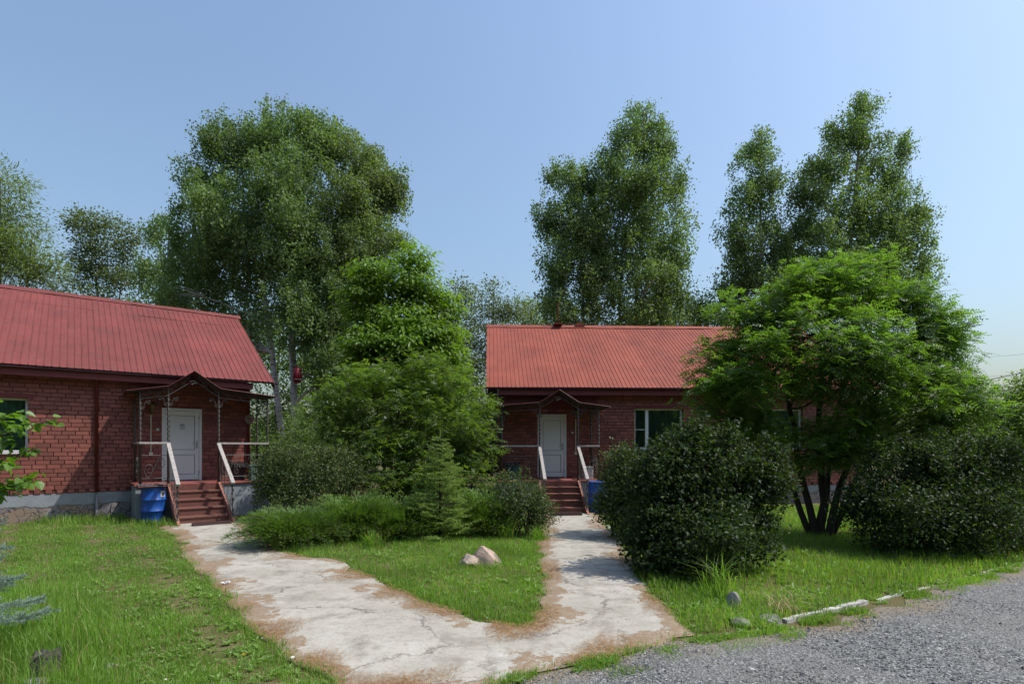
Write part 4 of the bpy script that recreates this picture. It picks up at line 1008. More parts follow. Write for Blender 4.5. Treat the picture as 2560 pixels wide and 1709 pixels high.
def spruce(label, base, h, rad, mat, seed, nl, nw, zmin=.12, per=16, whorl=.16, shoot=.10, side=1.0, sector=None):
    """conifer: whorls of branches, side shoots, needles as slim triangles"""
    rg = np.random.default_rng(seed); V0 = np.array((base[0], base[1], 0)); E = empty('young_spruce', (base[0], base[1], 0), 0, label, 'spruce')
    tr = MB(); tr.tube([(base[0], base[1], -.05), (base[0], base[1], h * .6), (base[0], base[1], h * .98)], [.035 * h / 2, .018 * h / 2, .006], 7, False)
    A, B = [], []
    z = zmin
    while z < h - .06:
        f = 1 - (z / h) ** 1.15; n = int(rg.integers(6, 9)) if f > .25 else 5; a0 = rg.uniform(0, 6.28)
        for k in range(n):
            a = a0 + k * 6.283 / n + rg.normal(0, .28); 
            if sector and not (sector[0] < ((a + math.pi) % 6.283) - math.pi < sector[1]): continue
            L = rad * f * rg.uniform(.58, 1.18) + .05; d = np.array((math.cos(a), math.sin(a), 0))
            p0 = np.array((base[0], base[1], z)); p1 = p0 + d * L + (0, 0, L * rg.uniform(-.18, .38)); P = curve(p0, p1, (0, 0, -L * .10), 7); tr.tube(P, np.linspace(.010, .003, 7), 4, False)
            s = np.array((-d[1], d[0], 0)); m = max(2, int(L / (shoot * .42)))
            for t in np.linspace(.18, 1, m):
                p = P[0] * 0 + np.array([np.interp(t, np.linspace(0, 1, 7), P[:, c]) for c in range(3)])
                for sg in (-1, 1):
                    l = shoot * (1.35 - .65 * t) * rg.uniform(.8, 1.3) * side * (1 + 1.6 * (1 - t) * f); A.append(p); B.append(p + nrm((s * sg * .85 + d * .65 + (0, 0, rg.normal(.10, .12)))[None])[0] * l)
            A.append(P[-2]); B.append(P[-1] + d * shoot * .6)
        z += whorl * rg.uniform(.55, .8) * (1 if f > .3 else .9)
    for i in range(4): A.append(np.array((base[0], base[1], h * .86 + i * .02))); B.append(np.array((base[0] + rg.normal(0, .02), base[1], h * (1.02 + .01 * i))))
    A, B = np.array(A), np.array(B); n = len(A); idx = np.repeat(np.arange(n), per); N = len(idx); t = rg.random(N)[:, None]
    ax = nrm(B - A)[idx]; P = A[idx] * (1 - t) + B[idx] * t; r = rdir(rg, N); r -= ax * (r * ax).sum(1, keepdims=True); D = nrm(nrm(r) * .85 + ax * .75); W = nrm(np.cross(D, rdir(rg, N)))
    Ln = nl * rg.uniform(.75, 1.2, N)[:, None]; V = np.stack([P - W * nw, P + W * nw, P + D * Ln], 1).reshape(-1, 3)
    tm = tr.mesh('trunk', True); shift(tm, -V0); link('trunk', tm, M['bark'], E)
    link('needles', make_mesh('needles', V - V0, np.arange(len(V)).reshape(-1, 3)), mat, E); TRI[0] += N
    return E

# ------------------------------------------------------------------ birches and other trees behind the houses
BIRCH = 'birches standing behind the houses'
def bt(px, Y): return ((px - 1280) * Y / F, Y)
tree('birch_tree', 'broad birch behind the left roof, leftmost stem of the big left clump', BIRCH, [(bt(722, 25), at(630, 330, 25.2), 1.0)],
     lob((580, 350, 25.5, 80, 72), (500, 425, 25.5, 66, 55), (555, 505, 25, 100, 90), (640, 345, 26, 85, 72), (600, 630, 25, 125, 110), (510, 680, 25.5, 95, 100), (600, 800, 25.5, 85, 100), (560, 560, 24, 90, 80), (470, 580, 25.5, 70, 60), (470, 760, 25, 80, 80)),
     2050, 40, (.098, .78), LM['birch'], M['birchbark'], 21, r0=.17, q=.14, wl=1.5, cl=.30, twigs=5, rl=.07)
tree('birch_tree', 'tallest birch in the middle of the big left clump, trunk forked low', BIRCH, [(bt(735, 24.5), at(745, 300, 25), 1.05), (bt(742, 24.6), at(700, 520, 24.5), .8)],
     lob((735, 345, 25.5, 100, 80), (725, 470, 24.5, 120, 105), (745, 620, 24.2, 125, 105), (740, 770, 23.8, 110, 90), (830, 900, 24.2, 80, 70), (800, 330, 25.5, 60, 55)),
     2000, 42, (.098, .78), LM['birch'], M['birchbark'], 22, r0=.17, q=.14, wl=1.5, cl=.30, twigs=5, rl=.07)
tree('birch_tree', 'birch leaning right at the right side of the big left clump', BIRCH, [(bt(765, 25.3), at(890, 360, 25.8), 1.0)],
     lob((870, 390, 26, 85, 75), (940, 450, 25.8, 70, 72), (895, 540, 25.5, 110, 95), (920, 630, 25.2, 100, 78), (850, 700, 25, 105, 90), (985, 455, 25.8, 32, 28), (840, 820, 25, 100, 80), (975, 500, 25.8, 40, 50)),
     1850, 40, (.098, .78), LM['birch2'], M['birchbark'], 23, r0=.15, q=.16, wl=1.5, cl=.30, twigs=5, rl=.06)
tree('birch_tree', 'tall pointed birch right of centre behind the right roof', BIRCH, [(bt(1574, 31), at(1610, 268, 31.5), 1.0), (bt(1548, 31.2), at(1560, 420, 31), .8)],
     lob((1605, 298, 31.5, 55, 42), (1570, 345, 31.3, 62, 52), (1640, 350, 31.3, 52, 55), (1600, 430, 31, 105, 72), (1680, 440, 31.5, 45, 60), (1545, 470, 31, 80, 66), (1640, 540, 31, 100, 85), (1570, 600, 30.8, 100, 85), (1670, 640, 31, 72, 70), (1600, 700, 30.6, 110, 75), (1690, 720, 31, 55, 45), (1570, 790, 30.4, 100, 50), (1500, 420, 31, 50, 45), (1500, 540, 31, 60, 70), (1510, 660, 30.8, 60, 70), (1650, 780, 30.6, 90, 50)),
     2250, 38, (.112, .76), LM['birch'], M['birchbark'], 24, r0=.18, q=.22, wl=1.8, cl=.36, twigs=5, rl=.07)
tree('birch_tree', 'drooping birch left of the tall pointed one behind the right roof', BIRCH, [(bt(1484, 30.5), at(1440, 420, 31), 1.0)],
     lob((1400, 425, 31, 48, 36), (1445, 455, 31, 60, 55), (1385, 530, 30.8, 55, 58), (1450, 560, 30.5, 75, 70), (1400, 640, 30.5, 68, 72), (1470, 690, 30.3, 75, 62), (1390, 735, 30.5, 46, 52), (1430, 790, 30.2, 80, 45)),
     1150, 38, (.112, .76), LM['birch'], M['birchbark'], 25, r0=.14, q=.22, wl=1.8, cl=.34, twigs=5, rl=.06)
tree('birch_tree', 'slim drooping birch between the pointed birch and the far right one', BIRCH, [(bt(1905, 32), at(1905, 318, 32), 1.0)],
     lob((1900, 350, 32, 42, 38), (1870, 410, 32, 48, 50), (1925, 430, 32, 45, 55), (1880, 500, 31.8, 66, 62), (1850, 590, 31.8, 62, 70), (1920, 600, 31.8, 62, 62), (1840, 690, 31.6, 62, 70), (1910, 710, 31.6, 75, 70), (1830, 780, 31.6, 55, 50), (1960, 640, 31.6, 50, 60), (1970, 740, 31.5, 60, 60)),
     1300, 36, (.112, .76), LM['birch'], M['birchbark'], 26, r0=.15, q=.28, wl=1.6, cl=.34, twigs=5, rl=.05)
tree('birch_tree', 'tallest birch at far right, leaning right above the rowan', BIRCH, [(bt(2075, 31.5), at(2155, 262, 32), 1.1), (bt(2110, 31.8), at(2270, 560, 31.6), .7)],
     lob((2155, 275, 32, 46, 40), (2115, 330, 32, 58, 50), (2155, 390, 32, 66, 60), (2060, 410, 31.8, 62, 55), (2255, 365, 32.2, 28, 42), (2220, 430, 32.2, 48, 42), (2090, 500, 31.6, 95, 80), (2180, 540, 31.6, 62, 80), (2070, 620, 31.4, 95, 75), (2170, 650, 31.4, 80, 72), (2300, 520, 31.8, 34, 42), (2270, 590, 31.8, 50, 46), (2300, 660, 31.6, 42, 45), (2240, 720, 31.4, 85, 60), (2050, 730, 31.2, 90, 60), (2010, 480, 31.6, 45, 50), (1995, 570, 31.5, 45, 55), (2240, 500, 31.8, 50, 60), (2230, 600, 31.6, 60, 60)),
     2450, 37, (.112, .76), LM['birch'], M['birchbark'], 27, r0=.2, q=.24, wl=1.7, cl=.36, twigs=5, rl=.07)
FARG = 'trees far behind the houses'
tree('willow_tree', 'pale green willow at the far left edge above the left roof', FARG, [(bt(-20, 24), at(0, 450, 24), 1.0), (bt(10, 24.3), at(80, 600, 24), .7)],
     lob((-20, 470, 24, 75, 75), (20, 560, 24, 70, 70), (60, 640, 24, 80, 75), (-60, 600, 24.3, 90, 100), (110, 690, 24, 50, 50), (20, 690, 23.8, 90, 60)),
     700, 34, (.17, .24), LM['willow'], M['greybark'], 31, q=.22, wl=1.5, cl=.3, r0=.16, style='round')
tree('alder_tree', 'airy tree with bare lower stems behind the left roof, between willow and birch clump', FARG, [(bt(265, 33), at(235, 560, 33), 1.0), (bt(290, 33.2), at(310, 600, 33), .8)],
     lob((205, 555, 33, 38, 34), (260, 590, 33, 62, 50), (230, 650, 33, 60, 45), (310, 620, 33, 36, 55), (300, 690, 32.8, 50, 40), (200, 715, 32.8, 48, 36), (250, 760, 32.5, 90, 40)),
     470, 34, (.13, .7), LM['far'], M['greybark'], 32, q=.3, wl=1.5, cl=.34, r0=.12, style='round')
tree('young_birch', 'thin pale birch rising just left of the big left clump', FARG, [(bt(405, 31), at(400, 550, 31), 1.0)],
     lob((395, 560, 31, 40, 28), (415, 600, 31, 45, 40), (380, 680, 31, 62, 50), (440, 690, 30, 60, 70), (390, 760, 30, 75, 50), (450, 800, 29, 70, 60)),
     430, 36, (.115, .7), LM['birch'], M['birchbark'], 33, q=.26, wl=1.4, cl=.32, r0=.09)
tree('alder_tree', 'leafy tree with a broken twig top behind the gap, left of the right roof', FARG, [(bt(1230, 36), at(1235, 725, 36), 1.0)],
     lob((1238, 735, 36, 36, 28), (1220, 790, 36, 62, 45), (1270, 780, 36, 42, 38), (1200, 860, 35.5, 75, 55), (1180, 940, 35, 80, 60), (1190, 1030, 35, 70, 60)),
     520, 34, (.13, .7), LM['far'], M['greybark'], 34, q=.12, wl=1.4, cl=.34, r0=.12, style='round')
tree('alder_tree', 'rounded tree behind the bright green tree, in the gap between the houses', FARG, [(bt(1150, 38), at(1145, 720, 38), 1.0)],
     lob((1145, 735, 38, 48, 36), (1130, 800, 38, 66, 55), (1120, 890, 37.5, 70, 65), (1130, 990, 37, 75, 70)),
     430, 34, (.14, .7), LM['far'], M['greybark'], 35, q=.1, wl=1.4, cl=.36, r0=.12, style='round')
tree('alder_tree', 'shaded tree standing close behind the white birch trunks', FARG, [(bt(690, 30), at(700, 800, 30), 1.0)],
     lob((640, 880, 30, 90, 80), (740, 860, 30, 90, 80), (820, 930, 30, 80, 80), (700, 960, 29.5, 100, 75), (640, 1040, 29.5, 90, 70), (780, 1050, 29.5, 100, 70), (880, 1000, 30, 70, 90)),
     560, 32, (.14, .7), LM['birch'], M['greybark'], 40, q=.06, wl=1.4, cl=.36, r0=.12, style='round')
tree('alder_tree', 'low pale tree showing over the left end of the right roof', FARG, [(bt(1335, 42), at(1325, 755, 42), 1.0)],
     lob((1322, 768, 42, 42, 28), (1335, 815, 42, 60, 45), (1300, 880, 41, 60, 50)),
     210, 34, (.15, .7), LM['willow'], M['greybark'], 36, q=.12, wl=1.4, cl=.36, r0=.12, style='round')
tree('alder_tree', 'low dark tree behind the roof between the two right birch groups', FARG, [(bt(1740, 33), at(1725, 745, 33), 1.0)],
     lob((1730, 770, 33, 60, 34), (1700, 810, 33, 60, 36), (1775, 800, 33, 50, 34)),
     220, 34, (.125, .7), LM['birch'], M['greybark'], 37, q=.2, wl=1.4, cl=.34, r0=.1, style='round')
tree('alder_tree', 'dark rounded tree at the right edge below the cables', FARG, [(bt(2570, 19), at(2570, 960, 19), 1.0)],
     lob((2545, 985, 19, 46, 36), (2600, 970, 19, 60, 50), (2510, 1040, 19, 60, 50), (2570, 1080, 18.7, 80, 60), (2480, 1100, 18.6, 60, 40)),
     420, 34, (.085, .7), LM['rowan2'], M['greybark'], 38, q=.1, wl=.9, cl=.2, r0=.1, style='round')
tree('alder_tree', 'distant green tree low behind the rowan at the right', FARG, [(bt(2420, 34), at(2420, 1000, 34), 1.0)],
     lob((2400, 1020, 34, 80, 50), (2500, 1040, 34, 80, 45), (2330, 1060, 34, 80, 50), (2600, 1040, 34, 90, 50)),
     330, 34, (.13, .7), LM['far'], M['greybark'], 39, q=.1, wl=1.3, cl=.34, r0=.1, style='round')
# undergrowth far behind, one mass
rg = np.random.default_rng(77); n = 30000; x = rg.uniform(-38, 34, n); y = rg.uniform(40, 46, n); zt = 5.2 + 1.6 * np.sin(x * .45) + 1.1 * np.sin(x * 1.13 + 2)
P = np.column_stack([x, y, zt * rg.random(n) ** .7]); V, Q = leaves(P, rdir(rg, n), rdir(rg, n) + (0, 0, .4), rg.uniform(.35, .6, n), rg.uniform(.25, .4, n))
tag(link('far_woods', make_mesh('far_woods', V, None, Q), LM['far']), 'far wood seen through the gaps behind the houses', 'woods', kind='stuff')
# low shrubs behind the houses filling the gap
rg = np.random.default_rng(78)
bush('shaded shrub beside the gable of the left house, behind the porch', at(690, 1230, 21.5)[:2], lob((680, 1150, 21.5, 60, 70), (790, 1080, 22, 70, 70), (790, 1150, 21, 80, 70)), 600, 26, (.075, .7), LM['birch'], 81, cl=.2, shoots=0)
bush('shaded shrub at the back of the gap beside the right house gable', at(1170, 1230, 23)[:2], lob((1180, 1080, 23, 70, 70), (1130, 1140, 22.5, 70, 60), (1215, 1150, 23, 40, 60)), 520, 26, (.085, .7), LM['far'], 82, cl=.2, shoots=0)

# ------------------------------------------------------------------ trees and shrubs in the garden
tree('young_maple', 'bright green young tree between the houses, tallest in the middle bed', None, [(bt(1000, 18), at(1025, 655, 18), 1.0), (bt(985, 18.1), at(930, 720, 18), .8), (bt(1015, 18), at(1095, 740, 18), .8)],
     lob((1035, 650, 18, 42, 46), (930, 690, 18, 48, 46), (1000, 720, 17.8, 70, 60), (1085, 730, 18, 50, 56), (920, 780, 17.8, 55, 62), (1010, 810, 17.6, 90, 62), (1100, 830, 17.8, 52, 66), (940, 880, 17.6, 70, 56), (1050, 900, 17.6, 90, 60), (1110, 930, 17.8, 50, 50), (1060, 970, 17.0, 90, 60), (960, 950, 17.0, 80, 55), (1120, 1000, 17, 60, 60), (1000, 860, 17.2, 115, 60), (1085, 880, 17.2, 75, 60), (925, 865, 17.2, 65, 55)),
     1750, 24, (.125, .62), LM['maple'], M['bark'], 41, style='layer', q=.14, wl=.9, cl=.20, r0=.08, twigs=5, rl=.035, shell=.36)
rowan('rowan_shrub', 'wide dull green shrub with brownish flower heads below the bright young tree', [(bt(970, 15.4), at(930, 960, 15.4), 1.0), (bt(985, 15.3), at(1010, 930, 15.3), 1.0), (bt(1000, 15.4), at(1110, 950, 15.4), 1.0), (bt(960, 15.2), at(830, 1020, 15.2), .9), (bt(1010, 15.3), at(1190, 1050, 15.2), .9)],
     lob((960, 945, 15.5, 100, 42), (880, 985, 15.4, 90, 66), (1080, 945, 15.5, 95, 50), (1170, 1010, 15.4, 62, 72), (1010, 1020, 15.1, 110, 78), (830, 1060, 15.2, 85, 62), (1190, 1110, 15.1, 58, 70), (1100, 1090, 14.9, 95, 80), (920, 1110, 14.9, 100, 70), (1010, 1170, 14.7, 100, 55), (1150, 1190, 14.7, 85, 50), (960, 1210, 14.4, 90, 40), (1060, 1215, 14.4, 90, 36)),
     1950, 6, .20, 3, LM['rowan2'], M['bark'], 42, 150, lw=.5, cl=.30, q=.08, cat='shrub', r0=.05, rl=.02)
rowan('rowan_tree', 'large rowan with several dark stems on the lawn in front of the right house', [((6.35, 11.6), at(1950, 900, 11.7), 1.15), ((6.42, 11.62), at(2060, 820, 11.6), 1.25), ((6.52, 11.55), at(2180, 850, 11.6), 1.1), ((6.30, 11.66), at(1850, 980, 11.6), 1.0), ((6.58, 11.6), at(2300, 930, 11.5), .95), ((6.45, 11.75), at(2120, 900, 12.2), .9)],
     lob((2070, 700, 11.8, 105, 52), (1960, 760, 11.8, 105, 62), (2170, 760, 11.8, 105, 66), (2060, 810, 11.2, 130, 72), (1900, 860, 11.6, 100, 66), (2270, 860, 11.6, 100, 80), (1800, 900, 11.6, 75, 56), (1790, 985, 11.5, 60, 40), (1880, 980, 11.2, 110, 56), (2010, 930, 11.0, 110, 78), (2150, 940, 10.9, 120, 80), (2380, 870, 11.5, 62, 62), (2370, 990, 11.4, 95, 58), (2250, 1030, 11.0, 110, 52), (2100, 1050, 11.0, 110, 40), (2440, 1030, 11.4, 55, 42), (1990, 690, 11.9, 60, 36), (2140, 670, 11.9, 60, 36), (1840, 1050, 11.6, 80, 40), (1960, 1080, 11.4, 90, 45), (2090, 1110, 11.3, 95, 42), (2210, 1110, 11.2, 95, 42), (2330, 1090, 11.3, 80, 40), (1740, 1010, 11.5, 40, 28), (2260, 770, 11.7, 80, 62), (1860, 780, 11.7, 75, 60), (2340, 830, 11.6, 70, 60), (1900, 1100, 11.3, 90, 45), (2020, 1130, 11.0, 90, 42), (2150, 1130, 10.9, 90, 40), (1830, 960, 11.0, 75, 50), (2000, 860, 10.7, 110, 60), (2200, 880, 10.7, 110, 70), (2330, 940, 10.9, 90, 60)),
     3700, 6, .21, 4, LM['rowan'], M['bark'], 43, 130, cl=.34, q=.24, shell=.48, wl=1.0, r0=.075, rl=.03, twigs=6)
bush('clipped dark bush with small leaves right of the left porch', bt(790, 14.0), lob((700, 1200, 14.2, 60, 78), (760, 1180, 14.0, 80, 70), (840, 1180, 13.9, 80, 66), (890, 1230, 13.8, 50, 50), (770, 1260, 13.5, 90, 56), (680, 1250, 13.9, 45, 60)),
     2000, 16, (.054, .55), LM['glossy2'], 51, cl=.07, shoots=70, shoot_h=.12, q=.05, shell=.22, rk=2)
bush('big dark glossy bush in front, right of the path to the right porch', (2.72, 8.4), lob((1750, 1185, 8.5, 125, 88), (1665, 1230, 8.3, 85, 110), (1850, 1210, 8.5, 100, 92), (1915, 1200, 8.6, 62, 90), (1750, 1320, 8.0, 150, 105), (1660, 1360, 8.0, 75, 85), (1700, 1410, 7.8, 100, 66), (1870, 1340, 8.3, 80, 70), (1720, 1110, 8.5, 50, 40), (1800, 1105, 8.5, 50, 36), (1615, 1340, 8.2, 52, 75)),
     2700, 17, (.058, .58), LM['glossy'], 52, cl=.075, shoots=200, shoot_h=.30, q=.1, wl=.45)
bush('smaller glossy bush by the path, behind the big dark one and nearer the right porch', (2.25, 11.4), lob((1560, 1190, 11.4, 60, 66), (1545, 1250, 11.3, 46, 66), (1600, 1195, 11.2, 60, 76), (1560, 1280, 11.2, 52, 48)),
     1100, 17, (.054, .56), LM['glossy2'], 53, cl=.08, shoots=80, shoot_h=.26, q=.08, wl=.45)
bush('wide dark glossy bush at the right edge beside the gravel road', (7.4, 10.0), lob((2260, 1200, 10.1, 110, 100), (2380, 1190, 10.0, 120, 100), (2200, 1280, 9.8, 85, 90), (2320, 1310, 9.4, 140, 100), (2440, 1300, 9.3, 110, 100), (2480, 1200, 9.8, 90, 95), (2160, 1240, 10, 50, 60)),
     2500, 16, (.058, .58), LM['glossy'], 54, cl=.09, shoots=160, shoot_h=.30, q=.1, wl=.5)
bush('rightmost glossy bush, cut off by the picture edge', (9.6, 10.6), lob((2560, 1200, 10.4, 80, 90), (2620, 1240, 10.6, 110, 130), (2560, 1310, 9.8, 70, 90), (2700, 1300, 10.6, 100, 110)),
     900, 16, (.058, .58), LM['glossy'], 55, cl=.09, shoots=30, shoot_h=.18, q=.1, wl=.5)
bush('loose bush with tall sprigs left of the right porch steps', bt(1300, 11.6), lob((1320, 1270, 11.6, 60, 52), (1280, 1250, 11.8, 55, 50), (1350, 1290, 11.5, 38, 45), (1250, 1290, 11.8, 50, 40)),
     560, 15, (.046, .55), LM['glossy2'], 56, cl=.085, shoots=46, shoot_h=.42, q=.12)
spruce('small bright green spruce in the middle bed', (-1.46, 11.35), 2.10, .84, LM['spruce'], 61, .034, .0055, per=20, whorl=.17, shoot=.095, side=1.25)
spruce('blue spruce at the left edge of the picture', (-4.82, 4.62), 1.75, .92, LM['bluespruce'], 62, .026, .0026, zmin=.42, per=80, whorl=.20, shoot=.075, side=1.9, sector=(-1.9, 1.5))

# juniper: low arching plumes, a shrub for each root
def juniper(label, base, R_, H_, n, seed, dirs=(-math.pi, math.pi)):
    rg = np.random.default_rng(seed); V0 = np.array((base[0], base[1], 0)); E = empty('juniper', (base[0], base[1], 0), 0, label, 'juniper', 'spreading junipers in the middle bed')
    tr = MB(); PP, DD, UU, LL = [], [], [], []
    for i in range(n):
        a = rg.uniform(*dirs); el = rg.uniform(.12, 1.15); L = (R_ * math.cos(el) + H_ * math.sin(el)) * rg.uniform(.55, 1.08)
        d0 = np.array((math.cos(a) * math.cos(el) * R_, math.sin(a) * math.cos(el) * R_, math.sin(el) * H_)) * rg.uniform(.6, 1.08); L = np.linalg.norm(d0); d = d0 / L; s = nrm(np.cross(d, (0, 0, 1.0))[None])[0]
        P = curve((base[0], base[1], .05), V0 + d * L + (0, 0, .05), (0, 0, .12 * L), 8); P[-1] -= (0, 0, .05)
        if i % 5 == 0: tr.tube(P, np.linspace(.014, .003, 8), 4, False)
        m = 46; t = rg.uniform(.42, 1.0, m); p = np.stack([np.interp(t, np.linspace(0, 1, 8), P[:, c]) for c in range(3)], 1)
        sg = rg.choice((-1, 1), m)[:, None]; up = nrm(np.cross(s, d)[None])[0]; w = (1.12 - t)[:, None] * .22
        off = s * sg * w * rg.random((m, 1)) + up * rg.normal(0, .03, (m, 1))
        PP.append(p + off); DD.append(d * .9 + s * sg * .55 + rdir(rg, m) * .35 + (0, 0, .12)); UU.append(np.tile(up, (m, 1)) + rdir(rg, m) * .6); LL.append(rg.uniform(.05, .10, m))
    P, D, U, L = map(np.concatenate, (PP, DD, UU, LL)); V, Q = leaves(P, D, U, L, L * .16, .1)
    tm = tr.mesh('stems', True); shift(tm, -V0); tag(link('stems', tm, M['bark'], E), kind='stuff'); link('foliage', make_mesh('foliage', V - V0, None, Q), LM['juniper'], E); TRI[0] += 2 * len(Q)
juniper('low juniper spreading over the path edge, leftmost of the row', (-4.15, 10.5), 1.2, .70, 560, 71)
juniper('juniper in the middle of the row below the clipped dark bush', (-3.2, 11.4), 1.25, .92, 560, 72)
juniper('juniper directly left of the small bright spruce', (-2.35, 11.3), 1.0, .86, 430, 73)
juniper('juniper right of the small bright spruce', (-.55, 11.9), 1.0, .95, 430, 74)

# young lime tree at the left edge, only its right twigs in view
def lime():
    rg = np.random.default_rng(91); b = np.array((-4.95, 4.75, 0)); E = empty('young_lime', b, 0, 'young lime tree reaching in from the left edge with bright leaves', 'tree')
    tr = MB(); tr.tube(trunk_line(b + (0, 0, -.05), b + (.1, 0, 2.7), .02, rg), np.linspace(.03, .008, 12), 7, False); PP, DD, UU, LL = [], [], [], []
    tips = [at(128, 1050, 4.6), at(95, 1120, 4.6), at(60, 1060, 4.7), at(50, 1210, 4.6), at(82, 1200, 4.5), at(20, 1100, 4.6), at(-30, 1000, 4.6), at(-60, 1150, 4.5), at(55, 1030, 4.7), at(100, 1190, 4.7), at(-40, 900, 4.7), at(-100, 950, 4.9), at(30, 1160, 4.5), (-5.6, 4.6, 2.6), (-5.5, 5.2, 2.2), (-5.7, 4.3, 1.6), (-5.0, 4.0, 2.3)]
    for q, tip in enumerate(tips):
        tip = np.array(tip); p0 = b + (.04, 0, max(.5, tip[2] - .45)); P = curve(p0, tip, (0, 0, .06), 9); tr.tube(P, np.linspace(.010, .003, 9), 5, False)
        m = 46; t = np.sort(rg.uniform(.30, 1, m)); p = np.stack([np.interp(t, np.linspace(0, 1, 9), P[:, c]) for c in range(3)], 1); ax = nrm((tip - p0)[None])[0]
        PP.append(p + rg.normal(0, .028, (m, 3))); DD.append(rdir(rg, m) * .8 + ax * .5 + (0, 0, -.25)); UU.append(np.array((0, 0, 1.0)) + rdir(rg, m) * .6); LL.append(rg.uniform(.045, .085, m))
    P, D, U, L = map(np.concatenate, (PP, DD, UU, LL)); D = nrm(D); S = nrm(np.cross(D, U)); N = np.cross(S, D); L = L[:, None]
    # heart-shaped leaf, eight points folded along the midrib
    prof = [(0, 0), (.12, .30), (.34, .44), (.62, .36), (1.0, 0), (.62, -.36), (.34, -.44), (.12, -.30)]
    ring = np.stack([P + D * L * a + S * L * c + N * L * abs(c) * .22 - np.array((0, 0, 1.0)) * L * a * a * .18 for a, c in prof], 1); n = len(P); V = ring.reshape(-1, 3); o = (np.arange(n) * 8)[:, None]
    Q = np.concatenate([o + np.array(x) for x in ((0, 1, 2, 3), (0, 3, 4, 4), (0, 4, 4, 5), (0, 5, 6, 7))]); T = np.concatenate([o + np.array(x) for x in ((0, 3, 4), (0, 4, 5))])
    Q = np.concatenate([o + np.array(x) for x in ((0, 1, 2, 3), (0, 5, 6, 7))])
    tm = tr.mesh('trunk', True); shift(tm, -b); link('trunk', tm, M['greybark'], E); link('crown', make_mesh('crown', V - b, T, Q), LM['lime'], E)
lime()

# the wood across the road behind the camera, seen only as a reflection in the windows
rg = np.random.default_rng(79); n = 22000; x = rg.uniform(-45, 45, n); y = rg.uniform(-27, -18, n); cx = rg.uniform(-45, 45, 26); ch = rg.uniform(7, 16, 26); cw = rg.uniform(2.5, 6, 26)
zt = np.max(ch[None] * np.clip(1 - ((x[:, None] - cx[None]) / cw[None]) ** 2, .0, 1) ** .6, 1) + 4.5
P = np.column_stack([x, y, zt * rg.random(n) ** .95]); V, Q = leaves(P, rdir(rg, n), rdir(rg, n) + (0, 0, .4), rg.uniform(.9, 1.7, n), rg.uniform(.7, 1.2, n))
tag(link('roadside_wood', make_mesh('roadside_wood', V, None, Q), LM['far']), 'wood on the other side of the road', 'woods', kind='stuff')

# ------------------------------------------------------------------ grass, weeds, litter, small things
rg = np.random.default_rng(101)
LAWN_L = [gp(*p) for p in [(-260, 1300), (40, 1303), (300, 1296), (340, 1306), (425, 1325), (452, 1375), (472, 1420), (518, 1452), (598, 1545), (652, 1600), (716, 1655), (835, 1712), (930, 1790), (300, 1830), (-500, 1830)]]
LAWN_M = [gp(*p) for p in [(1352, 1340), (1354, 1420), (1347, 1500), (1340, 1560), (1300, 1572), (1180, 1553), (1100, 1522), (1000, 1482), (900, 1435), (840, 1403), (760, 1396), (690, 1380), (650, 1347), (622, 1318), (660, 1296), (900, 1280), (1200, 1270), (1345, 1300)]]
LAWN_R = [gp(*p) for p in [(1500, 1296), (1543, 1350), (1588, 1430), (1638, 1500), (1688, 1540), (1742, 1588), (1900, 1580), (1960, 1562), (2170, 1510), (2560, 1410)]] + [(11, 10.8), (16, 14), (16, 17.6), (3.0, 17.6), (2.9, 15.2)]
VERGE = [gp(*p) for p in [(1225, 1712), (1400, 1666), (1560, 1622), (1745, 1594), (1900, 1580), (1960, 1562), (2170, 1510), (2560, 1405), (2560, 1428), (2310, 1496), (2060, 1560), (1930, 1590), (1770, 1615), (1560, 1660), (1430, 1690), (1300, 1722)]]
VERGE2 = [gp(*p) for p in [(1225, 1712), (1400, 1666), (1560, 1622), (1745, 1594), (1900, 1580), (2060, 1545), (2300, 1478), (2560, 1405), (2560, 1445), (2310, 1520), (2060, 1590), (1930, 1625), (1770, 1650), (1560, 1700), (1430, 1730), (1300, 1760)]]
LAWN_L, LAWN_M = rough_line(LAWN_L, .06, .2, 41), rough_line(LAWN_M, .05, .2, 42)
def scatter(poly, n, pw=1.5, ref=4.2, holes=(), edge_thin=0.0, clump=0.0):
    P = np.array(poly); lo, hi = P.min(0), P.max(0); out = []; tot = 0
    while tot < n:
        c = rg.uniform(lo, hi, (n, 2)); r = np.hypot(c[:, 0], c[:, 1]); keep = rg.random(n) < np.clip((ref / r) ** pw, 0, 1)
        c = c[keep]; c = c[in_poly(c, poly)]
        for h in holes: c = c[~in_poly(c, h)]
        if edge_thin and len(c): c = c[rg.random(len(c)) < np.clip(edge_dist(c, poly)[0] / edge_thin + .15, 0, 1)]
        if clump and len(c):
            f = np.sin(c[:, 0] * 3.1 + 1) * np.sin(c[:, 1] * 2.7) + .6 * np.sin(c[:, 0] * 7.3 + c[:, 1] * 5.9) + .4 * np.sin(c[:, 0] * 13 - c[:, 1] * 11); c = c[rg.random(len(c)) < np.clip(1 - clump * (.5 - .5 * f), 0, 1)]
        out.append(c); tot += len(c)
    return np.concatenate(out)[:n]
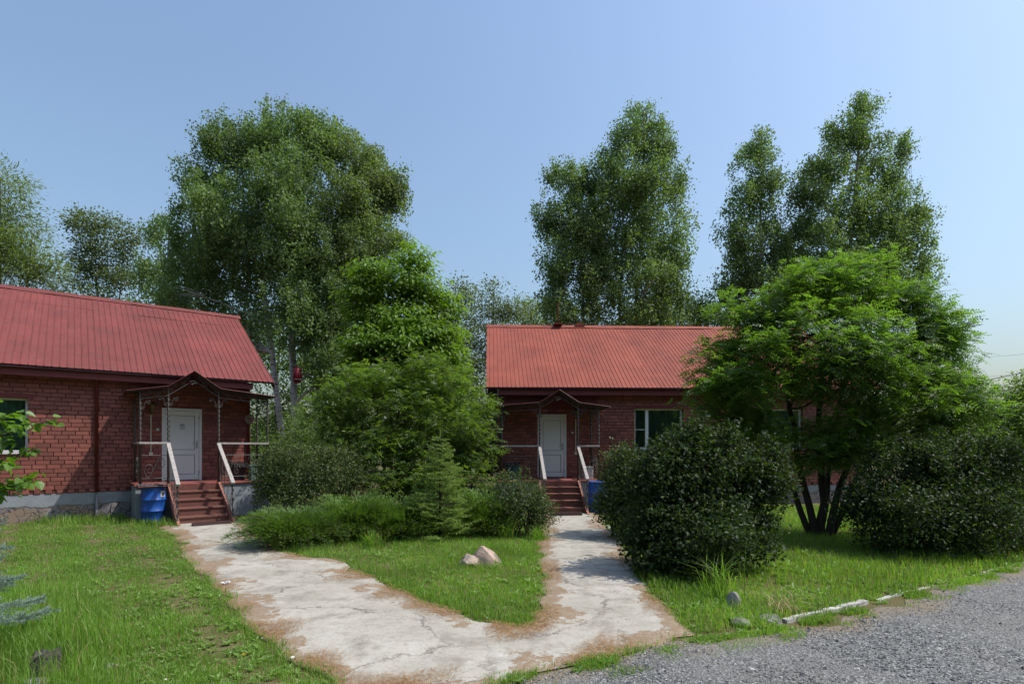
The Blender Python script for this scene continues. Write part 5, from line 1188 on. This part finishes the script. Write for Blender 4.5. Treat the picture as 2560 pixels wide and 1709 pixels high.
def blades(c, h, w, lean=.45):
    n = len(c); a = rg.uniform(0, 6.28, n); ln = rg.uniform(.05, 1, n) * lean; d = np.column_stack([np.cos(a), np.sin(a), np.zeros(n)]); yaw = a + math.pi / 2 + rg.normal(0, .7, n)
    s = np.column_stack([np.cos(yaw), np.sin(yaw), np.zeros(n)]) * (w / 2)[:, None]; b = np.column_stack([c, np.full(n, -.005)]); z = np.array((0, 0, 1.0))
    m = b + d * (h * ln * .35)[:, None] + z * (h * .58)[:, None]; t = b + d * (h * ln * 1.25)[:, None] + z * (h * (1 - .35 * ln))[:, None]
    V = np.stack([b - s, b + s, m + s * .8, m - s * .8, t], 1).reshape(-1, 3); o = (np.arange(n) * 5)[:, None]
    return V, o + np.array((3, 2, 4)), o + np.array((0, 1, 2, 3))
def grow(name, label, poly, n, h0, h1, w0, w1, mat, cat='grass', **kw):
    c = scatter(poly, n, **kw); r = np.hypot(c[:, 0], c[:, 1])
    patch = .72 + .5 * (.5 + .5 * np.sin(c[:, 0] * 1.7 + 2) * np.sin(c[:, 1] * 1.5)) 
    h = rg.uniform(h0, h1, n) * patch; w = rg.uniform(w0, w1, n) * np.clip(r / 5.5, 1, 2.2); nr = r < 7.5; V, T, Q = blades(c[nr], h[nr], w[nr])
    V2, T2, Q2 = blades(c[~nr], h[~nr], w[~nr]); V2 = V2.reshape(-1, 5, 3)[:, (0, 1, 4)].reshape(-1, 3)
    T = np.concatenate([T, np.arange(len(V2)).reshape(-1, 3) + len(V)]); V = np.concatenate([V, V2])
    TRI[0] += 3 * n; return tag(link(name, make_mesh(name, V, T, Q), mat), label, cat, kind='stuff')
grow('lawn_grass', 'mown weedy grass of the left lawn', LAWN_L, 84000, .035, .10, .0035, .0075, LM['grass'], edge_thin=.12, clump=.85)
grow('tall_grass', 'taller grass around the stump at the lower left', [gp(*p) for p in [(-200, 1480), (150, 1470), (330, 1560), (350, 1709), (380, 1790), (-500, 1800)]], 6500, .10, .32, .004, .008, LM['grass'], edge_thin=.7)
grow('lawn_grass', 'grass of the middle lawn around the pink rock', LAWN_M, 52000, .05, .15, .0035, .0075, LM['grass'], edge_thin=.10, clump=.45)
grow('lawn_grass', 'grass of the right bed under the rowan and bushes', LAWN_R, 62000, .07, .20, .004, .008, LM['grass'], edge_thin=.10, clump=.25, pw=1.3)
grow('verge_grass', 'ragged grass and weeds between the beds and the gravel road', VERGE, 9000, .03, .09, .0035, .007, LM['grass'], edge_thin=.10, clump=1.25)
grow('verge_grass', 'sparse grass tufts straying onto the gravel edge', VERGE2, 5000, .025, .08, .0035, .007, LM['grass'], edge_thin=.15, clump=1.6)
grow('dry_grass', 'dry straw on the road verge', VERGE2, 1500, .02, .06, .003, .005, LM['straw'], edge_thin=.15, clump=.8)
grow('dry_grass', 'dry straw in the right bed', LAWN_R, 2600, .05, .16, .003, .005, LM['straw'], edge_thin=.1)
grow('dry_grass', 'dry straw in the left lawn', LAWN_L, 9000, .02, .08, .003, .005, LM['straw'], clump=.6)
grow('wall_weeds', 'weeds along the foot of the left house and barrel', [gp(*p) for p in [(30, 1296), (300, 1290), (330, 1302), (440, 1312), (450, 1322), (330, 1314), (40, 1308)]], 3000, .06, .26, .006, .012, LM['grass'], pw=.5)
grow('wall_weeds', 'grass at the foot of the left porch wall beside the clipped bush', [gp(*p) for p in [(590, 1296), (680, 1284), (760, 1300), (720, 1350), (640, 1330)]], 4500, .05, .14, .005, .009, LM['grass'], pw=.5)
# blades leaning over the path's edge
def fringe(name, label, line, n, spread, h0, h1):
    L = np.array(line); a, b = L, np.roll(L, -1, 0); ln = np.linalg.norm(b - a, axis=1); mid = (a + b) / 2; w = ln * np.clip((4.5 / np.hypot(mid[:, 0], mid[:, 1])) ** 1.1, 0, 1) * (mid[:, 1] > 3.2) * (ln < 3) * (.25 + .75 * (np.sin(mid[:, 0] * 4.1 + mid[:, 1] * 3.3) > -.35)); 
    for P_, A_ in ((LP, LA), (RP, RA)):
        q = local(P_, A_, .1, -3.3); w *= np.hypot(mid[:, 0] - q[0], mid[:, 1] - q[1]) > 1.05
    k = rg.choice(len(L), n, p=w / w.sum()); t = rg.random((n, 1)); c = a[k] * (1 - t) + b[k] * t + rg.normal(0, spread, (n, 2)); V, T, Q = blades(c, rg.uniform(h0, h1, n), rg.uniform(.004, .008, n), .9)
    tag(link(name, make_mesh(name, V, T, Q), LM['grass']), label, 'grass', kind='stuff')
fringe('edge_grass', 'grass leaning over the edges of the concrete path', PATH, 9000, .045, .03, .11)
# broad weed leaves in rosettes
def rosettes(name, label, poly, n, l0, l1, **kw):
    c = scatter(poly, n, **kw); m = 6; a = (rg.uniform(0, 6.28, n)[:, None] + np.arange(m) * 6.283 / m + rg.normal(0, .25, (n, m))).ravel(); P = np.repeat(np.column_stack([c, np.full(n, .01)]), m, 0)
    D = np.column_stack([np.cos(a), np.sin(a), rg.uniform(.25, 1.3, n * m)]); L = np.repeat(rg.uniform(l0, l1, n), m) * rg.uniform(.6, 1.2, n * m)
    V, Q = leaves(P, D, np.tile((0, 0, 1.0), (n * m, 1)), L, L * rg.uniform(.24, .42, n * m), .14, .8); TRI[0] += 2 * n * m
    tag(link(name, make_mesh(name, V, None, Q), LM['weed']), label, 'weeds', kind='stuff')
rosettes('broad_weeds', 'plantain and dandelion leaves in the left lawn', LAWN_L, 3600, .03, .09, edge_thin=.1, clump=.5)
rosettes('broad_weeds', 'dandelion leaves in the middle lawn', LAWN_M, 700, .06, .13)
rosettes('broad_weeds', 'dandelion and dock leaves in the right bed', LAWN_R, 1500, .06, .15)
rosettes('broad_weeds', 'weeds along the road verge', VERGE, 260, .03, .09, edge_thin=.1, clump=1.2)
# fallen needles and straw along the path
def litter(n, lo, hi, emax, name, label, poly):
    P = np.array(poly); a, b = P.min(0), P.max(0); out = []; tot = 0
    while tot < n:
        c = rg.uniform(a, b, (n * 3, 2)); c = c[in_poly(c, poly)]; r = np.hypot(c[:, 0], c[:, 1]); d = edge_dist(c, poly)[0]
        f = .35 + .55 * np.sin(c[:, 0] * 2.1 + .7) * np.sin(c[:, 1] * 2.6) + .45 * np.sin(c[:, 0] * 5.3 - c[:, 1] * 3.1) - .25 * (c[:, 0] > .9)
        c = c[(rg.random(len(c)) < np.clip((f * emax - d) / emax * 1.6, .004, 1)) & (rg.random(len(c)) < np.clip((4.4 / r) ** 1.2, 0, 1))]; out.append(c); tot += len(c)
    c = np.concatenate(out)[:n]; th = rg.uniform(0, 6.28, n); L = rg.uniform(lo, hi, n); d = np.column_stack([np.cos(th), np.sin(th), rg.normal(0, .12, n)]); s = np.column_stack([-np.sin(th), np.cos(th), np.zeros(n)]) * .0014
    p = np.column_stack([c, rg.uniform(.036, .05, n)]); V = np.stack([p - s - d * L[:, None] / 2, p + s - d * L[:, None] / 2, p + d * L[:, None] / 2], 1).reshape(-1, 3)
    TRI[0] += n; tag(link(name, make_mesh(name, V, np.arange(len(V)).reshape(-1, 3)), M['needle']), label, 'litter', kind='stuff')
litter(30000, .03, .10, .62, 'needle_litter', 'brown fallen needles along the path edges', PATH)
# single rocks, stump, dandelions, scraps
def stone(kind, label, loc, size, seed, mat, cat='rock', pts=None, rz=0):
    rs = np.random.default_rng(seed); import bmesh
    bm = bmesh.new(); bmesh.ops.create_icosphere(bm, subdivisions=4, radius=1.0)
    cuts = [(np.array(d) / np.linalg.norm(d), h) for d, h in (pts or [])] or [(rdir(rs, 1)[0], rs.uniform(.55, .85)) for _ in range(9)]
    for v in bm.verts:
        p = np.array(v.co)
        for d, h in cuts:
            k = p @ d
            if k > h: p = p - d * (k - h) * .94
        f = sum(math.sin(p @ (np.array((5, 3, 4)) * s) + s) / s for s in (1, 2.1, 4.3)); p = p * (1 + .022 * f)
        v.co = Vector(p * np.array(size))
    me = bpy.data.meshes.new(kind); bm.to_mesh(me); bm.free()
    o = link(kind, me, mat, None, loc); o.rotation_euler = (0, 0, rz); return tag(o, label, cat)
x, y = gp(1205, 1410)
stone('rock', 'pinkish granite rock in the grass of the middle lawn', (x - .0, y, .05), (.34, .26, .31), 4, M['granite'], pts=[((.75, -.1, .66), .55), ((-.85, -.1, .5), .42), ((0, -1, .35), .5), ((-.2, .6, .6), .62), ((.9, -.5, -.1), .7), ((0, 0, 1), .78)])
rock = bpy.data.objects['rock']; x2, y2 = gp(1172, 1413)
lump = stone('side_lump', None, (x2 - x, y2 - y, .0), (.17, .15, .17), 6, M['granite'], None); lump.parent = rock
for (px, py, s, lab, sd) in ((1833, 1520, (.085, .06, .15), 'upright grey stone in the grass below the big dark bush', 7), (1850, 1562, (.11, .09, .06), 'flat grey stone in front of the upright one below the big bush', 8), (1925, 1555, (.13, .09, .07), 'low grey stone under dry stalks at the left end of the white kerb', 9), (85, 1712, (.12, .09, .04), 'flat tan stone at the bottom left corner', 10), (278, 1672, (.06, .05, .04), 'small purple grey stone in the left lawn by the broad leaf', 12)):
    x, y = gp(px, py); stone('stone', lab, (x, y, s[2] * .30), s, sd, M['greystone'], 'stone')
x, y = gp(100, 1690)
s = MB(); rs = np.random.default_rng(3); a = np.arange(18) * 2 * math.pi / 18; V = []
for k, (z, r) in enumerate(((-.03, .14), (.04, .11), (.10, .095), (.17, .09), (.195, .08), (.18, .03))):
    rr = r * (1 + rs.normal(0, .10, 18) + .12 * np.sin(a * 3)); V += [(rr[i] * math.cos(a[i]) + z * .25, rr[i] * math.sin(a[i]), z + (rs.normal(0, .012) if k > 2 else 0)) for i in range(18)]
Qs = [(r * 18 + i, r * 18 + (i + 1) % 18, (r + 1) * 18 + (i + 1) % 18, (r + 1) * 18 + i) for r in range(5) for i in range(18)]
s.add(V, [(90, 90 + i, 90 + i + 1) for i in range(1, 17)], Qs); o = s.build('tree_stump', M['deadwood'], None, False, (x, y, 0)); tag(o, 'dark weathered stump in tall grass at the lower left', 'stump')
def dandelion(px, py, label):
    x, y = gp(px, py); E = empty('dandelion', (x, y, 0), 0, label, 'flower', 'yellow dandelions in the grass')
    MB().tube([(0, 0, 0), (.01, 0, .08)], .002, 5).build('stem', LM['weed'], E); n = 40; a = rg.uniform(0, 6.28, n); P = np.tile((.01, 0, .08), (n, 1)); D = np.column_stack([np.cos(a), np.sin(a), rg.uniform(.1, 1.4, n)])
    V, Q = leaves(P, D, np.tile((0, 0, 1.0), (n, 1)), np.full(n, .017), np.full(n, .006)); link('flower', make_mesh('flower', V, None, Q), M['yellow'], E)
dandelion(1167, 1470, 'yellow dandelion in the middle lawn below the pink rock'); dandelion(607, 1660, 'yellow dandelion at the edge of the left lawn near the bottom')
dandelion(1570, 1372, 'yellow dandelion in the shade beside the path below the smaller glossy bush'); dandelion(2165, 1562, 'yellow dandelion on the verge right of the white kerb')
def scrap(px, py, label, s, kind='paper_scrap', mat='petal', z=.035):
    x, y = gp(px, py); rs = np.random.default_rng(int(px)); n = 7; gx, gy = np.meshgrid(np.linspace(-1, 1, n), np.linspace(-.6, .6, n)); zz = .35 * np.abs(gx) ** 1.5 + rs.normal(0, .14, gx.shape)
    V = np.column_stack([gx.ravel() * s, gy.ravel() * s, zz.ravel() * s + .01]); Q = [(i * n + j, i * n + j + 1, (i + 1) * n + j + 1, (i + 1) * n + j) for i in range(n - 1) for j in range(n - 1)]
    o = link(kind, make_mesh(kind, V, None, Q), M[mat], None, (x, y, z)); o.rotation_euler = (0, 0, rs.uniform(0, 3)); tag(o, label, 'litter')
scrap(671, 1312, 'white scrap on the shaded path by the juniper, upper of two', .05); scrap(668, 1338, 'white scrap on the shaded path by the juniper, lower of two', .05)
scrap(563, 1465, 'crumpled foil scrap among the needles left of the path', .06, 'foil_scrap', 'foil'); scrap(735, 1657, 'small white scrap at the left path edge near the bottom', .025)
# tiny white petals lying in the lawn
c = np.concatenate([scatter(LAWN_L, 60), scatter(LAWN_R, 25), scatter(LAWN_M, 12)]); n = len(c); P = np.column_stack([c, rg.uniform(.05, .11, n)]); V, Q = leaves(P, rdir(rg, n) * (1, 1, .3), np.tile((0, 0, 1.0), (n, 1)) + rdir(rg, n) * .4, rg.uniform(.010, .018, n), rg.uniform(.008, .014, n))
tag(link('fallen_petals', make_mesh('fallen_petals', V, None, Q), M['petal']), 'tiny white petals fallen in the lawns', 'petals', kind='stuff')
# tall grass tuft and dry stalks at the foot of the big bush
def tuft(px, py, n, h0, h1, label, mat, lean=.9):
    x, y = gp(px, py); c = np.column_stack([rg.normal(x, .09, n), rg.normal(y, .07, n)]); V, T, Q = blades(c, rg.uniform(h0, h1, n), rg.uniform(.007, .012, n), lean); V0 = np.array((x, y, 0))
    tag(link('grass_tuft', make_mesh('grass_tuft', V - V0, T, Q), mat, None, (x, y, 0)), label, 'grass', kind='stuff')
tuft(1800, 1500, 90, .35, .75, 'tall grass tuft with long arching blades at the foot of the big dark bush', LM['grass'])
tuft(1965, 1535, 70, .15, .38, 'bent dry stalks beside the low grey stone', LM['straw'], 1.6)
tuft(1345, 1350, 160, .15, .42, 'long grass at the lower right corner of the middle bed', LM['grass'])
tuft(1270, 1345, 160, .2, .5, 'long grass below the loose bush in the middle bed', LM['grass'])
tuft(930, 1370, 120, .2, .45, 'long grass growing out of the junipers', LM['grass'])
# red lantern hung in the birches
p = at(743, 938, 23.2)
Lr = empty('red_lantern', tuple(p), 0, 'dark red oval lantern hanging among the white birch trunks', 'lantern')
MB().lathe([(.001, -.34), (.10, -.33), (.17, -.22), (.20, -.02), (.19, .16), (.13, .30), (.05, .34), (.001, .345)], 24).build('body', M['redplastic'], Lr, True)
MB().tube([(0, 0, .33), (0, 0, .60)], .01, 6).build('hanger', M['wire'], Lr); MB().lathe([(.185, -.20), (.20, -.19), (.20, -.17), (.19, -.16)], 24).build('band', M['galv'], Lr, True)
print('leaf triangles', TRI[0])
